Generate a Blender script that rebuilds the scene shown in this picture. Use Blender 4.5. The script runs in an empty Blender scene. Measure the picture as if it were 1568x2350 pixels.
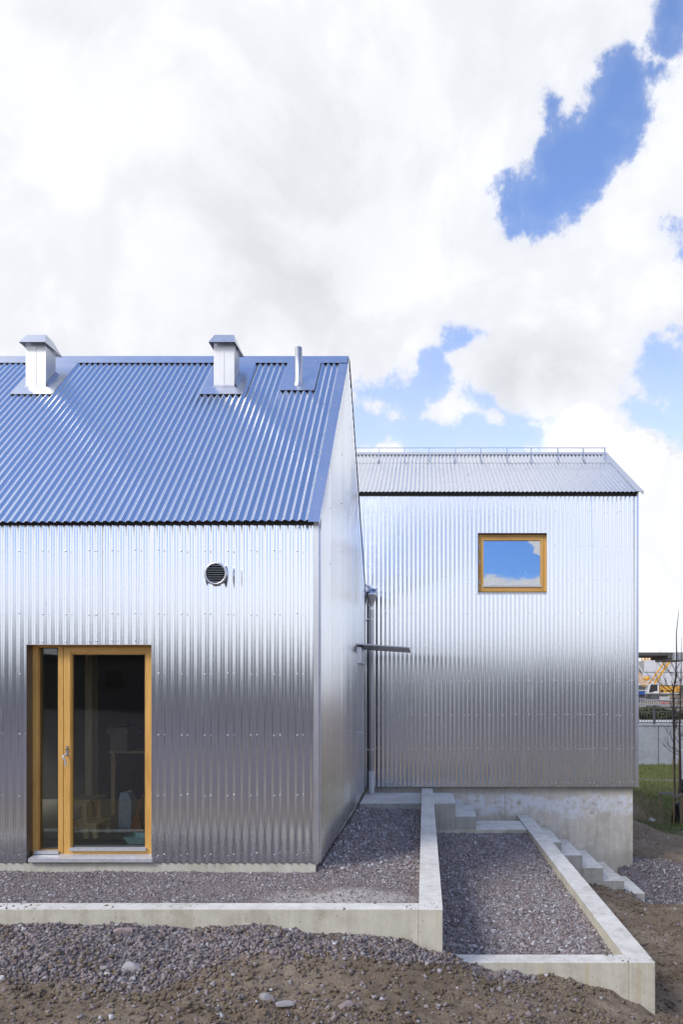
import bpy, math, random
import numpy as np
from mathutils import Vector, Matrix

R = math.radians
rng = np.random.default_rng(7)
random.seed(7)
sc = bpy.context.scene
col = sc.collection

# ------------------------------------------------------------------ camera
F = 1620.0                     # focal length in pixels of the 1568 x 2349 view
VX, VY = 975.0, 1588.0         # where level lines into depth meet
CH = 1.68                      # eye height over the house's metal edge
cd = bpy.data.cameras.new('camera'); cam = bpy.data.objects.new('camera', cd); col.objects.link(cam)
cam.location = (0, 0, CH); cam.rotation_euler = (R(90), 0, 0)
cd.sensor_fit = 'VERTICAL'; cd.sensor_height = 36.0; cd.sensor_width = 36.0
cd.lens = 36.0 * F / 2349.0
cd.shift_x = -(VX - 784.0) / 2349.0
cd.shift_y = (VY - 1174.5) / 2349.0
cd.clip_start = 0.05; cd.clip_end = 3000
sc.camera = cam
sc.view_settings.view_transform = 'Standard'; sc.view_settings.look = 'None'
sc.view_settings.gamma = 1.0; sc.view_settings.exposure = 0.5
sc.cycles.max_bounces = 8; sc.cycles.transparent_max_bounces = 12

SUN = Vector((-0.55, -0.50, 0.67)).normalized()
SUN_EL = math.asin(SUN.z); SUN_AZ = math.atan2(SUN.x, SUN.y)

# ------------------------------------------------------------------ node helpers
class NT:
    def __init__(s, tree): s.t = tree; s.n = tree.nodes; s.l = tree.links
    def node(s, typ, **kw):
        n = s.n.new(typ)
        for k, v in kw.items(): setattr(n, k, v)
        return n
    def put(s, sock, v):
        if isinstance(v, bpy.types.NodeSocket): s.l.new(v, sock)
        elif v is not None:
            if isinstance(v, (tuple, list)) and len(v) == 3 and sock.type == 'RGBA': v = (*v, 1)
            sock.default_value = v
    def m(s, op, a, b=None, c=None, clamp=False):
        n = s.node('ShaderNodeMath', operation=op, use_clamp=clamp)
        s.put(n.inputs[0], a); s.put(n.inputs[1], b); s.put(n.inputs[2], c)
        return n.outputs[0]
    def add(s, a, b): return s.m('ADD', a, b)
    def sub(s, a, b): return s.m('SUBTRACT', a, b)
    def mul(s, a, b): return s.m('MULTIPLY', a, b)
    def mx(s, a, b): return s.m('MAXIMUM', a, b)
    def mn(s, a, b): return s.m('MINIMUM', a, b)
    def step(s, v, a, b, lo=0.0, hi=1.0):
        n = s.node('ShaderNodeMapRange', interpolation_type='SMOOTHSTEP')
        s.put(n.inputs['Value'], v); s.put(n.inputs['From Min'], a); s.put(n.inputs['From Max'], b)
        s.put(n.inputs['To Min'], lo); s.put(n.inputs['To Max'], hi)
        return n.outputs[0]
    def noise(s, vec, scale, detail=4, rough=0.55, dist=0.0, lac=2.0):
        n = s.node('ShaderNodeTexNoise')
        s.put(n.inputs['Vector'], vec); n.inputs['Scale'].default_value = scale
        n.inputs['Detail'].default_value = detail; n.inputs['Roughness'].default_value = rough
        n.inputs['Distortion'].default_value = dist; n.inputs['Lacunarity'].default_value = lac
        return n.outputs['Fac']
    def mapping(s, vec, sc_=(1, 1, 1), loc=(0, 0, 0), rot=(0, 0, 0)):
        n = s.node('ShaderNodeMapping'); s.put(n.inputs['Vector'], vec)
        n.inputs['Scale'].default_value = sc_; n.inputs['Location'].default_value = loc; n.inputs['Rotation'].default_value = rot
        return n.outputs[0]
    def mix(s, f, a, b, blend='MIX'):
        n = s.node('ShaderNodeMix', data_type='RGBA', blend_type=blend)
        s.put(n.inputs['Factor'], f); s.put(n.inputs[6], a); s.put(n.inputs[7], b)
        return n.outputs[2]
    def ramp(s, f, stops):
        n = s.node('ShaderNodeValToRGB'); s.put(n.inputs[0], f)
        e = n.color_ramp.elements
        while len(e) > 1: e.remove(e[-1])
        e[0].position = stops[0][0]; e[0].color = (*stops[0][1], 1)
        for p, c in stops[1:]:
            k = e.new(p); k.color = (*c, 1)
        return n.outputs[0]
    def bump(s, h, strength, dist):
        n = s.node('ShaderNodeBump'); s.put(n.inputs['Height'], h)
        n.inputs['Strength'].default_value = strength; n.inputs['Distance'].default_value = dist
        return n.outputs[0]

# ------------------------------------------------------------------ world: blue sky with a broken deck of cloud
w = bpy.data.worlds.new('World'); sc.world = w; w.use_nodes = True
T = NT(w.node_tree); T.n.clear()
dirv = T.node('ShaderNodeTexCoord').outputs['Generated']
sep = T.node('ShaderNodeSeparateXYZ'); T.put(sep.inputs[0], dirv)
dx, dy, dz = sep.outputs
sky = T.node('ShaderNodeTexSky', sky_type='NISHITA'); sky.sun_disc = False
sky.sun_elevation = SUN_EL; sky.sun_rotation = SUN_AZ; sky.air_density = 1.0; sky.dust_density = 0.5; sky.ozone_density = 2.2
sky.altitude = 50
el = T.m('ARCSINE', dz)
ysafe = T.mx(dy, 0.05)
a_ = T.mul(T.m('DIVIDE', dx, ysafe), 16.2)     # tangent plane of the northern sky, unit = a tenth of ~3.5 degrees
b_ = T.mul(T.m('DIVIDE', dz, ysafe), 16.2)
n_w1 = T.noise(dirv, 5.0, 7, 0.62); n_w2 = T.noise(T.mapping(dirv, loc=(7.1, 3.3, 1.7)), 5.0, 7, 0.62)
n_f = T.noise(T.mapping(dirv, loc=(2.0, 5.0, 9.0)), 17.0, 7, 0.66)
px = T.add(a_, T.mul(T.sub(n_w1, 0.5), 1.7)); py = T.add(b_, T.mul(T.sub(n_w2, 0.5), 1.7))
def capsule(x0, y0, x1, y1, r):
    """1 at the core, 0 at radius r, negative outside; arguments are sky azimuth / height tangents (x100)"""
    ax, ay, bx, by = [(x0 - VX) / 100, (VY - y0) / 100, (x1 - VX) / 100, (VY - y1) / 100]
    ux, uy = bx - ax, by - ay; L = max(ux * ux + uy * uy, 1e-6)
    qx = T.sub(px, ax); qy = T.sub(py, ay)
    t = T.m('DIVIDE', T.add(T.mul(qx, ux), T.mul(qy, uy)), L, clamp=True)
    ex = T.sub(qx, T.mul(t, ux)); ey = T.sub(qy, T.mul(t, uy))
    d = T.m('SQRT', T.add(T.mul(ex, ex), T.mul(ey, ey)))
    return T.mul(T.sub(r / 100, d), 1.0)
holes = [(1534, -40, 1512, 90, 36), (1425, 165, 1378, 290, 80), (1378, 290, 1250, 450, 84), (1470, 150, 1420, 220, 48),
         (1270, 240, 1290, 300, 22), (1150, 385, 1165, 470, 16), (1230, 500, 1260, 520, 32), (1575, 520, 1575, 590, 14),
         (1110, 775, 1070, 795, 24), (1040, 850, 960, 930, 34), (820, 995, 1220, 1015, 50), (1180, 975, 1275, 975, 34), (840, 900, 960, 940, 30), (1100, 900, 1200, 970, 22),
         (1530, 830, 1570, 930, 62), (1490, 940, 1570, 990, 42), (1185, 440, 1200, 500, 34)]
hf = None
for h in holes:
    c = capsule(*h); hf = c if hf is None else T.mx(hf, c)
n_g = T.noise(T.mapping(dirv, loc=(9.0, 2.0, 4.0)), 42.0, 6, 0.62)
hf = T.add(hf, T.add(T.mul(T.sub(n_f, 0.5), 1.7), T.mul(T.sub(n_g, 0.5), 0.55)))
blue_front = T.add(T.mul(T.step(hf, -0.14, 0.20), 0.78), T.mul(T.step(hf, -0.45, 0.65), 0.22))
heaps = [(1345, 1010, 1345, 1030, 88), (1430, 1080, 1450, 1150, 118), (1530, 1180, 1560, 1300, 150), (1400, 1180, 1500, 1400, 150)]
cf = None
for h in heaps:
    c = capsule(*h); cf = c if cf is None else T.mx(cf, c)
cf = T.add(cf, T.add(T.mul(T.sub(n_f, 0.5), 1.3), T.mul(T.sub(n_g, 0.5), 0.5)))
heap = T.step(cf, -0.05, 0.12)
blue_front = T.mul(blue_front, T.sub(1.0, heap))
# the rest of the sky: open overhead, cloud banks low in the south
n_b = T.noise(T.mapping(dirv, sc_=(1, 1, 1.8), loc=(4.3, 1.2, 0.4)), 2.6, 7, 0.6)
cover = T.add(T.add(n_b, T.step(T.add(el, T.mul(T.sub(n_f, 0.5), 0.10)), R(7.5), R(9.5), 0.42, 0.0)), T.mul(T.step(dx, -0.30, -0.60, 0.0, 0.30), T.step(el, R(12), R(25))))
cover = T.add(cover, T.mul(T.step(dx, 0.35, 0.8, 0.0, 0.25), T.step(el, R(34), R(22))))
cover = T.sub(cover, T.mul(T.step(dx, 0.2, 0.5, 0.0, 0.14), T.step(el, R(26), R(40))))
south = T.step(dy, 0.1, -0.3)
cover = T.add(cover, T.mul(T.mul(south, T.step(dx, 0.02, -0.12)), T.mul(T.step(el, R(52), R(40)), 0.3)))
cover = T.sub(cover, T.mul(T.mul(south, T.mul(T.step(dx, -0.03, 0.05), T.step(dx, 0.5, 0.36))), T.mul(T.step(el, R(8.5), R(10.5)), T.mul(T.step(el, R(24), R(17)), 0.22))))
cover = T.sub(cover, T.mul(T.step(T.m('ABSOLUTE', dx), 0.75, 0.3), T.step(el, R(44), R(62), 0.0, 0.3)))
vd = T.node('ShaderNodeVectorMath', operation='DISTANCE'); T.put(vd.inputs[0], dirv); vd.inputs[1].default_value = tuple(Vector((0.175, -1, 0.235)).normalized())
cover = T.add(cover, T.mul(T.step(T.add(vd.outputs['Value'], T.mul(T.sub(n_f, 0.5), 0.10)), 0.038, 0.02), 0.5))
cover = T.add(cover, T.mul(T.mul(T.step(el, R(28), R(18)), 0.16), T.step(T.m('ABSOLUTE', T.sub(dx, 0.22)), 0.26, 0.36)))
blue_back = T.step(cover, 0.43, 0.62, 1.0, 0.0)
wf = T.mul(T.step(dy, 0.10, 0.3), T.step(el, R(56), R(46)))
blue = T.add(T.mul(blue_front, wf), T.mul(blue_back, T.sub(1.0, wf)))
# cloud body brightness
n_s = T.noise(T.mapping(dirv, loc=(1.3, 8.2, 3.3)), 2.2, 6, 0.5)
n_s2 = T.noise(T.mapping(dirv, loc=(6.3, 1.2, 5.3)), 7.0, 6, 0.55)
grey = capsule(640, 330, 700, 640, 260); grey = T.step(grey, -1.2, 2.6)
grey2 = T.step(capsule(1180, 880, 1330, 860, 60), -0.8, 0.8)
val = T.add(T.add(1.09, T.mul(T.sub(n_s, 0.5), 0.22)), T.mul(T.sub(n_s2, 0.5), 0.30))
val = T.sub(val, T.mul(T.mul(grey, wf), 0.10)); val = T.sub(val, T.mul(T.mul(grey2, wf), 0.17))
val = T.mx(val, T.mul(T.mul(heap, wf), 1.16))
val = T.mul(val, T.add(0.70, T.mul(T.step(dy, 0.35, -0.2), T.step(el, R(32), R(58), 0.10, 0.70))))
crease = T.m('ABSOLUTE', T.sub(T.noise(T.mapping(dirv, loc=(3.3, 0.2, 6.1)), 4.6, 6, 0.58, 0.3), 0.5))
val = T.sub(val, T.mul(T.step(crease, 0.13, 0.0), 0.075))
tint = T.mix(T.step(val, 0.78, 0.98), (0.93, 0.945, 1.0), (1.0, 1.0, 1.0))
bg1 = T.node('ShaderNodeBackground'); bg1.inputs['Strength'].default_value = 0.13
gam = T.mix(1.0, sky.outputs[0], (1.30, 1.33, 1.56), 'MULTIPLY')
gam = T.mix(T.mul(T.step(el, R(34), R(13)), T.step(dy, 0.0, 0.4, 0.0, 0.55)), gam, (5.2, 5.6, 6.3))
gam = T.mix(T.mul(T.step(dy, 0.0, -0.3), T.step(el, R(50), R(20))), gam, T.mix(1.0, gam, (0.38, 0.53, 0.72), 'MULTIPLY'))
T.put(bg1.inputs['Color'], gam)
bg2 = T.node('ShaderNodeBackground'); T.put(bg2.inputs['Color'], tint); T.put(bg2.inputs['Strength'], val)
ms = T.node('ShaderNodeMixShader'); T.put(ms.inputs[0], blue); T.l.new(bg2.outputs[0], ms.inputs[1]); T.l.new(bg1.outputs[0], ms.inputs[2])
wo = T.node('ShaderNodeOutputWorld'); T.l.new(ms.outputs[0], wo.inputs[0])
w.cycles.sampling_method = 'MANUAL'; w.cycles.sample_map_resolution = 1024

# ------------------------------------------------------------------ sun (behind thin cloud: broad and soft)
sd = bpy.data.lights.new('sun', 'SUN'); sd.energy = 1.6; sd.angle = R(18); sd.color = (1.0, 0.95, 0.88)
so = bpy.data.objects.new('sun', sd); col.objects.link(so)
so.rotation_euler = SUN.to_track_quat('Z', 'Y').to_euler()

# ------------------------------------------------------------------ materials
def mat(name):
    m = bpy.data.materials.new(name); m.use_nodes = True
    t = NT(m.node_tree); b = m.node_tree.nodes['Principled BSDF']
    return m, t, b
def gpos(t): return t.node('ShaderNodeNewGeometry').outputs['Position']

def make_metal(name, base, rough, var=0.06, spot=0.5, bstr=0.05, stretch=(1, 1, .12), dirt=False):
    m, t, b = mat(name); p = gpos(t)
    n1 = t.noise(t.mapping(p, sc_=stretch), 9.0, 5, 0.6); n2 = t.noise(p, 60.0, 4, 0.6); n3 = t.noise(t.mapping(p, sc_=stretch), 2.2, 3, 0.5)
    f = t.add(t.mul(n1, 0.6), t.mul(n2, 0.4))
    bc = t.ramp(f, [(0.25, tuple(c * (1 - spot * 0.2) for c in base)), (0.6, base)]); ro = t.add(rough - var, t.mul(t.add(t.mul(n1, 0.5), t.mul(n3, 0.5)), 2 * var))
    if dirt:      # mud splash along the foot, chalky smears and scuffs where hands and ladders touched
        q = t.node('ShaderNodeSeparateXYZ'); t.put(q.inputs[0], p)
        d1 = t.mul(t.step(t.add(q.outputs[2], t.mul(t.sub(n1, .5), 1.1)), 0.42, 0.0), t.step(n2, 0.40, 0.62))
        sm = t.mul(t.step(t.noise(t.mapping(p, sc_=(3, 3, .5), loc=(2, 0, 5)), 1.4, 6, .7), 0.57, 0.70), t.step(q.outputs[2], 3.2, 1.2))
        sc2 = t.step(t.noise(t.mapping(p, sc_=(16, 16, 3)), 1.0, 4, .75), 0.66, 0.70)
        bc = t.mix(t.mul(d1, 0.35), bc, (0.36, 0.33, 0.30)); bc = t.mix(t.mul(t.mx(sm, sc2), 0.12), bc, (0.98, 0.98, 1.0))
        ro = t.add(ro, t.add(t.mul(d1, 0.12), t.mul(t.mx(sm, sc2), 0.06)))
    t.put(b.inputs['Base Color'], bc); t.put(b.inputs['Roughness'], ro)
    b.inputs['Metallic'].default_value = 1.0
    t.put(b.inputs['Normal'], t.bump(n3, bstr, 0.02))
    return m
M_alu = make_metal('aluminium_sheet', (0.83, 0.865, 0.925), 0.17, var=.02, spot=.15, bstr=.04, dirt=True)
M_roof = make_metal('aluminium_roofing', (0.84, 0.855, 0.89), 0.21, var=.03, spot=.2, stretch=(1, .2, .2))
M_flat = make_metal('aluminium_flashing', (0.80, 0.81, 0.84), 0.32, bstr=0.12, stretch=(1, 1, 1))
M_chim = make_metal('weathered_flashing', (0.58, 0.59, 0.62), 0.46, bstr=0.08, stretch=(1, 1, 1))
M_pipe = make_metal('pipe_zinc', (0.45, 0.46, 0.50), 0.3, stretch=(1, 1, 1))
M_galv = make_metal('galvanised_steel', (0.60, 0.62, 0.66), 0.33, stretch=(1, 1, 1))
M_screw = make_metal('screw_head', (0.74, 0.76, 0.80), 0.35, stretch=(1, 1, 1))
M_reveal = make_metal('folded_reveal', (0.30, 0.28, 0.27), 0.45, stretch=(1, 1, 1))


def plain(name, c, rough=0.6, metal=0.0, nscale=20, var=0.12, spec=0.5):
    m, t, b = mat(name); p = gpos(t)
    n = t.noise(p, nscale, 5, 0.6)
    t.put(b.inputs['Base Color'], t.ramp(n, [(0.3, tuple(x * (1 - var) for x in c)), (0.7, tuple(min(1, x * (1 + var)) for x in c))]))
    b.inputs['Roughness'].default_value = rough; b.inputs['Metallic'].default_value = metal
    b.inputs['Specular IOR Level'].default_value = spec
    return m
M_shade = plain('eaves_shade', (0.085, 0.08, 0.075), 0.8)  # dark colour standing in for the shade under the eaves
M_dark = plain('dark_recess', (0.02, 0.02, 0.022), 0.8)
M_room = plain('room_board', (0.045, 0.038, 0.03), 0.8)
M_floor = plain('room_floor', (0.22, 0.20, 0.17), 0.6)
M_sill = plain('anodised_sill', (0.60, 0.61, 0.64), 0.35, .35)
M_white = plain('white_plastic', (0.62, 0.66, 0.68), 0.45)
M_mint = plain('mint_plastic', (0.50, 0.74, 0.70), 0.4)
M_card = plain('cardboard', (0.42, 0.38, 0.30), 0.8)
M_orange = plain('orange_plastic', (0.40, 0.13, 0.05), 0.5)
M_black = plain('black_plastic_sheet', (0.012, 0.013, 0.015), 0.25)
M_rubber = plain('rubber_seal', (0.015, 0.015, 0.015), 0.6)
M_brass = plain('brass', (0.45, 0.33, 0.10), 0.35, 1.0)
M_leaf = plain('leaf', (0.07, 0.15, 0.05), 0.5)
M_pot = plain('pot', (0.30, 0.42, 0.40), 0.5)
M_yellow = plain('crane_yellow', (0.75, 0.40, 0.06), 0.45)
M_cwhite = plain('crane_white', (0.72, 0.73, 0.74), 0.5)
M_cgrey = plain('crane_grey', (0.25, 0.28, 0.33), 0.5)
M_bwhite = plain('far_panel', (0.66, 0.67, 0.70), 0.7, nscale=.3, var=.05)
M_fgrey = plain('far_cladding', (0.30, 0.31, 0.33), 0.6, nscale=1)
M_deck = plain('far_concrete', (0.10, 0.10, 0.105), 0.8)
M_red = plain('red_fabric', (0.60, 0.03, 0.04), 0.6)
M_blue = plain('blue_paint', (0.03, 0.09, 0.35), 0.5)
M_text = plain('lettering', (0.01, 0.01, 0.012), 0.6)
M_fence = plain('fence_paint', (0.07, 0.075, 0.085), 0.5)
M_stake = plain('stake_wood', (0.20, 0.16, 0.09), 0.8, var=.2)
M_cane = plain('cane', (0.32, 0.23, 0.10), 0.7)
M_strap = plain('strap_webbing', (0.22, 0.23, 0.23), 0.8)
M_bark = plain('bark', (0.075, 0.055, 0.045), 0.85, nscale=60, var=.3)
M_path = plain('pale_path', (0.42, 0.42, 0.42), 0.9, nscale=3)

def make_wood(name, c, axis):
    m, t, b = mat(name); p = gpos(t)
    s = [22, 22, 22]; s[axis] = 1.2
    n = t.noise(t.mapping(p, sc_=tuple(s)), 3.0, 6, 0.6, 0.6); n2 = t.noise(p, 1.6, 3, 0.5); n3 = t.noise(t.mapping(p, sc_=tuple(x * 4 for x in s)), 3, 3, .6)
    f = t.add(t.add(t.mul(n, 0.5), t.mul(n2, 0.3)), t.mul(n3, .2))
    t.put(b.inputs['Base Color'], t.ramp(f, [(0.30, (c[0] * .62, c[1] * .52, c[2] * .40)), (0.48, c), (0.7, (c[0] * 1.18, c[1] * 1.2, c[2] * 1.35))]))
    b.inputs['Roughness'].default_value = 0.42; b.inputs['Specular IOR Level'].default_value = .35
    t.put(b.inputs['Normal'], t.bump(n, 0.15, 0.004))
    return m
WC = (0.68, 0.39, 0.11)
M_woodv = make_wood('oiled_pine_upright', WC, 2)
M_woodh = make_wood('oiled_pine_rail', WC, 0)
M_stool = make_wood('stool_pine', (0.75, 0.56, 0.28), 2)

def make_glass(name, refl, tint=(0.93, 0.97, 0.95)):
    m, t, b = mat(name); t.n.remove(b)
    tr = t.node('ShaderNodeBsdfTransparent'); tr.inputs[0].default_value = (*tint, 1)
    gl = t.node('ShaderNodeBsdfGlossy'); gl.inputs['Roughness'].default_value = 0.005; gl.inputs[0].default_value = (0.95, 0.97, 1, 1)
    p = gpos(t); nb = t.bump(t.noise(p, 1.3, 2, 0.5), 0.06, 0.02); t.put(gl.inputs['Normal'], nb)
    lw = t.node('ShaderNodeLayerWeight'); lw.inputs[0].default_value = 0.3
    f = t.add(refl, t.mul(lw.outputs['Fresnel'], 1 - refl))
    mx = t.node('ShaderNodeMixShader'); t.put(mx.inputs[0], f); t.l.new(tr.outputs[0], mx.inputs[1]); t.l.new(gl.outputs[0], mx.inputs[2])
    t.l.new(mx.outputs[0], t.n['Material Output'].inputs[0])
    return m
M_glass = make_glass('door_glass', 0.025)
M_glass2 = make_glass('coated_glass', 0.36, (0.95, 0.98, 1.0))
M_cabglass = plain('cab_glass', (0.015, 0.016, 0.02), 0.1)

def make_concrete(name, c=(0.43, 0.425, 0.40), warm=0.5, wash=False, dark=0.0):
    m, t, b = mat(name); p = gpos(t)
    n1 = t.noise(p, 1.7, 7, 0.62); n2 = t.noise(p, 9.0, 6, 0.65); n3 = t.noise(p, 55.0, 4, 0.6); n4 = t.noise(t.mapping(p, sc_=(7, 7, .55)), 2.0, 6, 0.6)
    f = t.add(t.add(t.mul(n1, 0.36), t.mul(n2, 0.26)), t.add(t.mul(n3, 0.12), t.mul(n4, 0.26)))
    lo = tuple(x * 0.66 * k for x, k in zip(c, (1.03, 1.0, 0.90))); hi = tuple(x * 1.22 for x in c)
    c0 = t.ramp(f, [(0.36, lo), (0.50, c), (0.63, hi)])
    # pale and ochre board marks running down the faces
    st = t.step(t.noise(t.mapping(p, sc_=(14, 14, .35)), 1.0, 4, 0.5), 0.60, 0.68)
    c1 = t.mix(t.mul(st, 0.35 * warm), c0, (c[0] * .95, c[1] * .80, c[2] * .52))
    # pores
    vo = t.node('ShaderNodeTexVoronoi'); t.put(vo.inputs['Vector'], p); vo.inputs['Scale'].default_value = 26
    big = t.step(t.noise(p, 11.0, 2, .5), 0.56, 0.6)
    pore = t.mul(t.step(vo.outputs['Distance'], 0.16, 0.09), big)
    c2 = t.mix(t.mul(pore, 0.65), c1, (0.10, 0.09, 0.075))
    if wash:
        sp = t.node('ShaderNodeSeparateXYZ'); t.put(sp.inputs[0], p)
        zz = t.add(sp.outputs[2], t.mul(t.sub(n1, 0.5), 0.85))
        band = t.mul(t.step(zz, -0.50, -0.34), t.step(zz, -0.10, -0.20))
        band = t.mul(band, t.step(n2, 0.36, 0.55))
        c2 = t.mix(t.mul(band, 0.85), c2, (0.74, 0.76, 0.80))
        low = t.step(zz, -0.9, -1.3); c2 = t.mix(t.mul(low, 0.4), c2, (0.27, 0.25, 0.21))
        top = t.step(t.add(sp.outputs[2], t.mul(t.sub(n2, .5), .2)), -0.16, -0.05); c2 = t.mix(t.mul(top, 0.55), c2, (0.22, 0.205, 0.17))
        seam = t.mul(t.step(t.m('ABSOLUTE', t.sub(sp.outputs[0], 1.42)), 0.012, 0.004), 0.35)
        seam2 = t.mul(t.step(t.m('ABSOLUTE', t.sub(t.m('MODULO', t.add(sp.outputs[0], 20.0), 0.50), 0.25)), 0.006, 0.002), t.step(n2, 0.46, 0.6))
        c2 = t.mix(t.mx(seam, t.mul(seam2, .45)), c2, (0.25, 0.18, 0.09))
    sm = t.mul(t.step(t.noise(t.mapping(p, loc=(3, 3, 3)), 2.6, 6, .68), 0.585, 0.66), t.step(n2, 0.42, 0.6))
    c2 = t.mix(t.mul(sm, 0.5), c2, (0.27, 0.20, 0.14))
    if dark: c2 = t.mix(dark, c2, (0.14, 0.135, 0.12))
    t.put(b.inputs['Base Color'], c2)
    b.inputs['Roughness'].default_value = 0.85; b.inputs['Specular IOR Level'].default_value = .25
    h = t.add(t.add(t.mul(n2, 0.3), t.mul(n3, 0.35)), t.mul(pore, -1.2))
    t.put(b.inputs['Normal'], t.bump(h, 0.5, 0.006))
    return m
M_conc = make_concrete('cast_concrete', (0.62, 0.60, 0.55))
M_concf = make_concrete('cast_concrete_formwork_face', (0.58, 0.55, 0.455), 1.0)
M_cstair = make_concrete('damp_stair_concrete', (0.42, 0.41, 0.37), .4)
M_base = make_concrete('foundation_concrete', (0.60, 0.565, 0.49), .9, wash=True)
M_plinth = make_concrete('plinth_concrete', (0.55, 0.53, 0.46), .6)
M_farc = make_concrete('far_retaining_concrete', (0.34, 0.36, 0.39), .1)

def stone_mat(name, stops):
    m, t, b = mat(name); at = t.node('ShaderNodeAttribute', attribute_name='tone'); p = gpos(t)
    n = t.noise(p, 90, 3, .6)
    base = t.ramp(at.outputs['Fac'], stops)
    t.put(b.inputs['Base Color'], t.mix(t.mul(t.sub(n, .35), .9), base, (0.30, 0.29, 0.30)))
    b.inputs['Roughness'].default_value = 0.85; b.inputs['Specular IOR Level'].default_value = .3
    t.put(b.inputs['Normal'], t.bump(t.noise(p, 120, 3, .6), 0.5, 0.003))
    return m
M_stone = stone_mat('crushed_granite', [(0.0, (0.13, 0.104, 0.102)), (0.30, (0.225, 0.186, 0.180)), (0.5, (0.29, 0.222, 0.208)), (0.68, (0.28, 0.26, 0.265)),
                                        (0.86, (0.38, 0.365, 0.37)), (1.0, (0.58, 0.57, 0.57))])

def bed_mat(name, c0, c1, dust=None):
    m, t, b = mat(name); p = gpos(t)
    vo = t.node('ShaderNodeTexVoronoi'); t.put(vo.inputs['Vector'], p); vo.inputs['Scale'].default_value = 55
    sp = t.node('ShaderNodeSeparateColor'); t.put(sp.inputs[0], vo.outputs['Color'])
    n1 = t.noise(p, 1.6, 6, .6); n2 = t.noise(p, 14, 6, .65)
    cc = t.ramp(t.add(t.mul(sp.outputs[0], .6), t.mul(n2, .4)), [(0.2, c0), (0.8, c1)])
    cc = t.mix(t.mul(t.step(n1, 0.50, 0.68), .55), cc, (0.20, 0.145, 0.115))
    if dust:
        q = t.node('ShaderNodeSeparateXYZ'); t.put(q.inputs[0], p)
        ex = t.m('DIVIDE', t.sub(q.outputs[0], dust[0]), dust[2]); ey = t.m('DIVIDE', t.sub(q.outputs[1], dust[1]), dust[3])
        d = t.add(t.m('SQRT', t.add(t.mul(ex, ex), t.mul(ey, ey))), t.mul(t.sub(t.noise(p, 3.2, 6, .65), .5), 1.7))
        cc = t.mix(t.step(d, 1.0, .35, 0, .75), cc, (0.50, 0.46, 0.42))
    t.put(b.inputs['Base Color'], cc); b.inputs['Roughness'].default_value = .95; b.inputs['Specular IOR Level'].default_value = .15
    h = t.add(t.mul(vo.outputs['Distance'], -.8), n2); t.put(b.inputs['Normal'], t.bump(h, .9, .012))
    return m
M_bedu = bed_mat('stone_dust', (0.12, 0.098, 0.098), (0.27, 0.225, 0.22), (-0.72, 6.05, 0.75, 0.42))
M_bedl = bed_mat('stone_bed', (0.09, 0.075, 0.078), (0.21, 0.185, 0.19))

def ground_mat():
    m, t, b = mat('site_ground'); p = gpos(t)
    g = t.node('ShaderNodeAttribute', attribute_name='grass').outputs['Fac']; gr = t.node('ShaderNodeAttribute', attribute_name='grit').outputs['Fac']
    n1 = t.noise(p, 1.1, 7, .62); n2 = t.noise(p, 7.0, 7, .66); n3 = t.noise(p, 42, 5, .65)
    f = t.add(t.add(t.mul(n1, .35), t.mul(n2, .35)), t.mul(n3, .3))
    soil = t.ramp(f, [(0.34, (0.10, 0.073, 0.050)), (0.46, (0.185, 0.142, 0.100)), (0.55, (0.25, 0.198, 0.145)), (0.66, (0.37, 0.305, 0.24))])
    dry = t.ramp(f, [(0.36, (0.07, 0.05, 0.038)), (0.55, (0.13, 0.10, 0.075)), (0.66, (0.17, 0.14, 0.11))])
    grass = t.ramp(t.add(t.mul(n2, .5), t.mul(n3, .5)), [(0.35, (0.05, 0.055, 0.02)), (0.48, (0.085, 0.095, 0.032)), (0.6, (0.20, 0.16, 0.10))])
    vo = t.node('ShaderNodeTexVoronoi'); t.put(vo.inputs['Vector'], p); vo.inputs['Scale'].default_value = 30
    sp = t.node('ShaderNodeSeparateColor'); t.put(sp.inputs[0], vo.outputs['Color'])
    grit = t.ramp(sp.outputs[0], [(0.1, (0.09, 0.078, 0.085)), (0.9, (0.22, 0.195, 0.205))])
    gf = t.mul(t.step(t.add(g, t.mul(t.sub(n2, .5), .9)), .4, .6), t.sub(1.0, gr))
    rf = t.step(t.add(gr, t.mul(t.sub(n2, .5), .8)), .4, .6)
    c = t.mix(rf, soil, grit); c = t.mix(gf, c, grass)
    t.put(b.inputs['Base Color'], c); b.inputs['Roughness'].default_value = .95; b.inputs['Specular IOR Level'].default_value = .12
    t.put(b.inputs['Normal'], t.bump(t.add(t.mul(n2, .8), t.mul(n3, .6)), .9, .03))
    return m
M_ground = ground_mat()
M_blade = plain('grass_blade', (0.13, 0.165, 0.045), 0.7, nscale=6, var=.45)
M_straw = plain('dry_stalk', (0.26, 0.21, 0.13), 0.8, nscale=6, var=.3)
M_bush = plain('far_shrub', (0.06, 0.075, 0.025), 0.8, nscale=2, var=.5)

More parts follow.
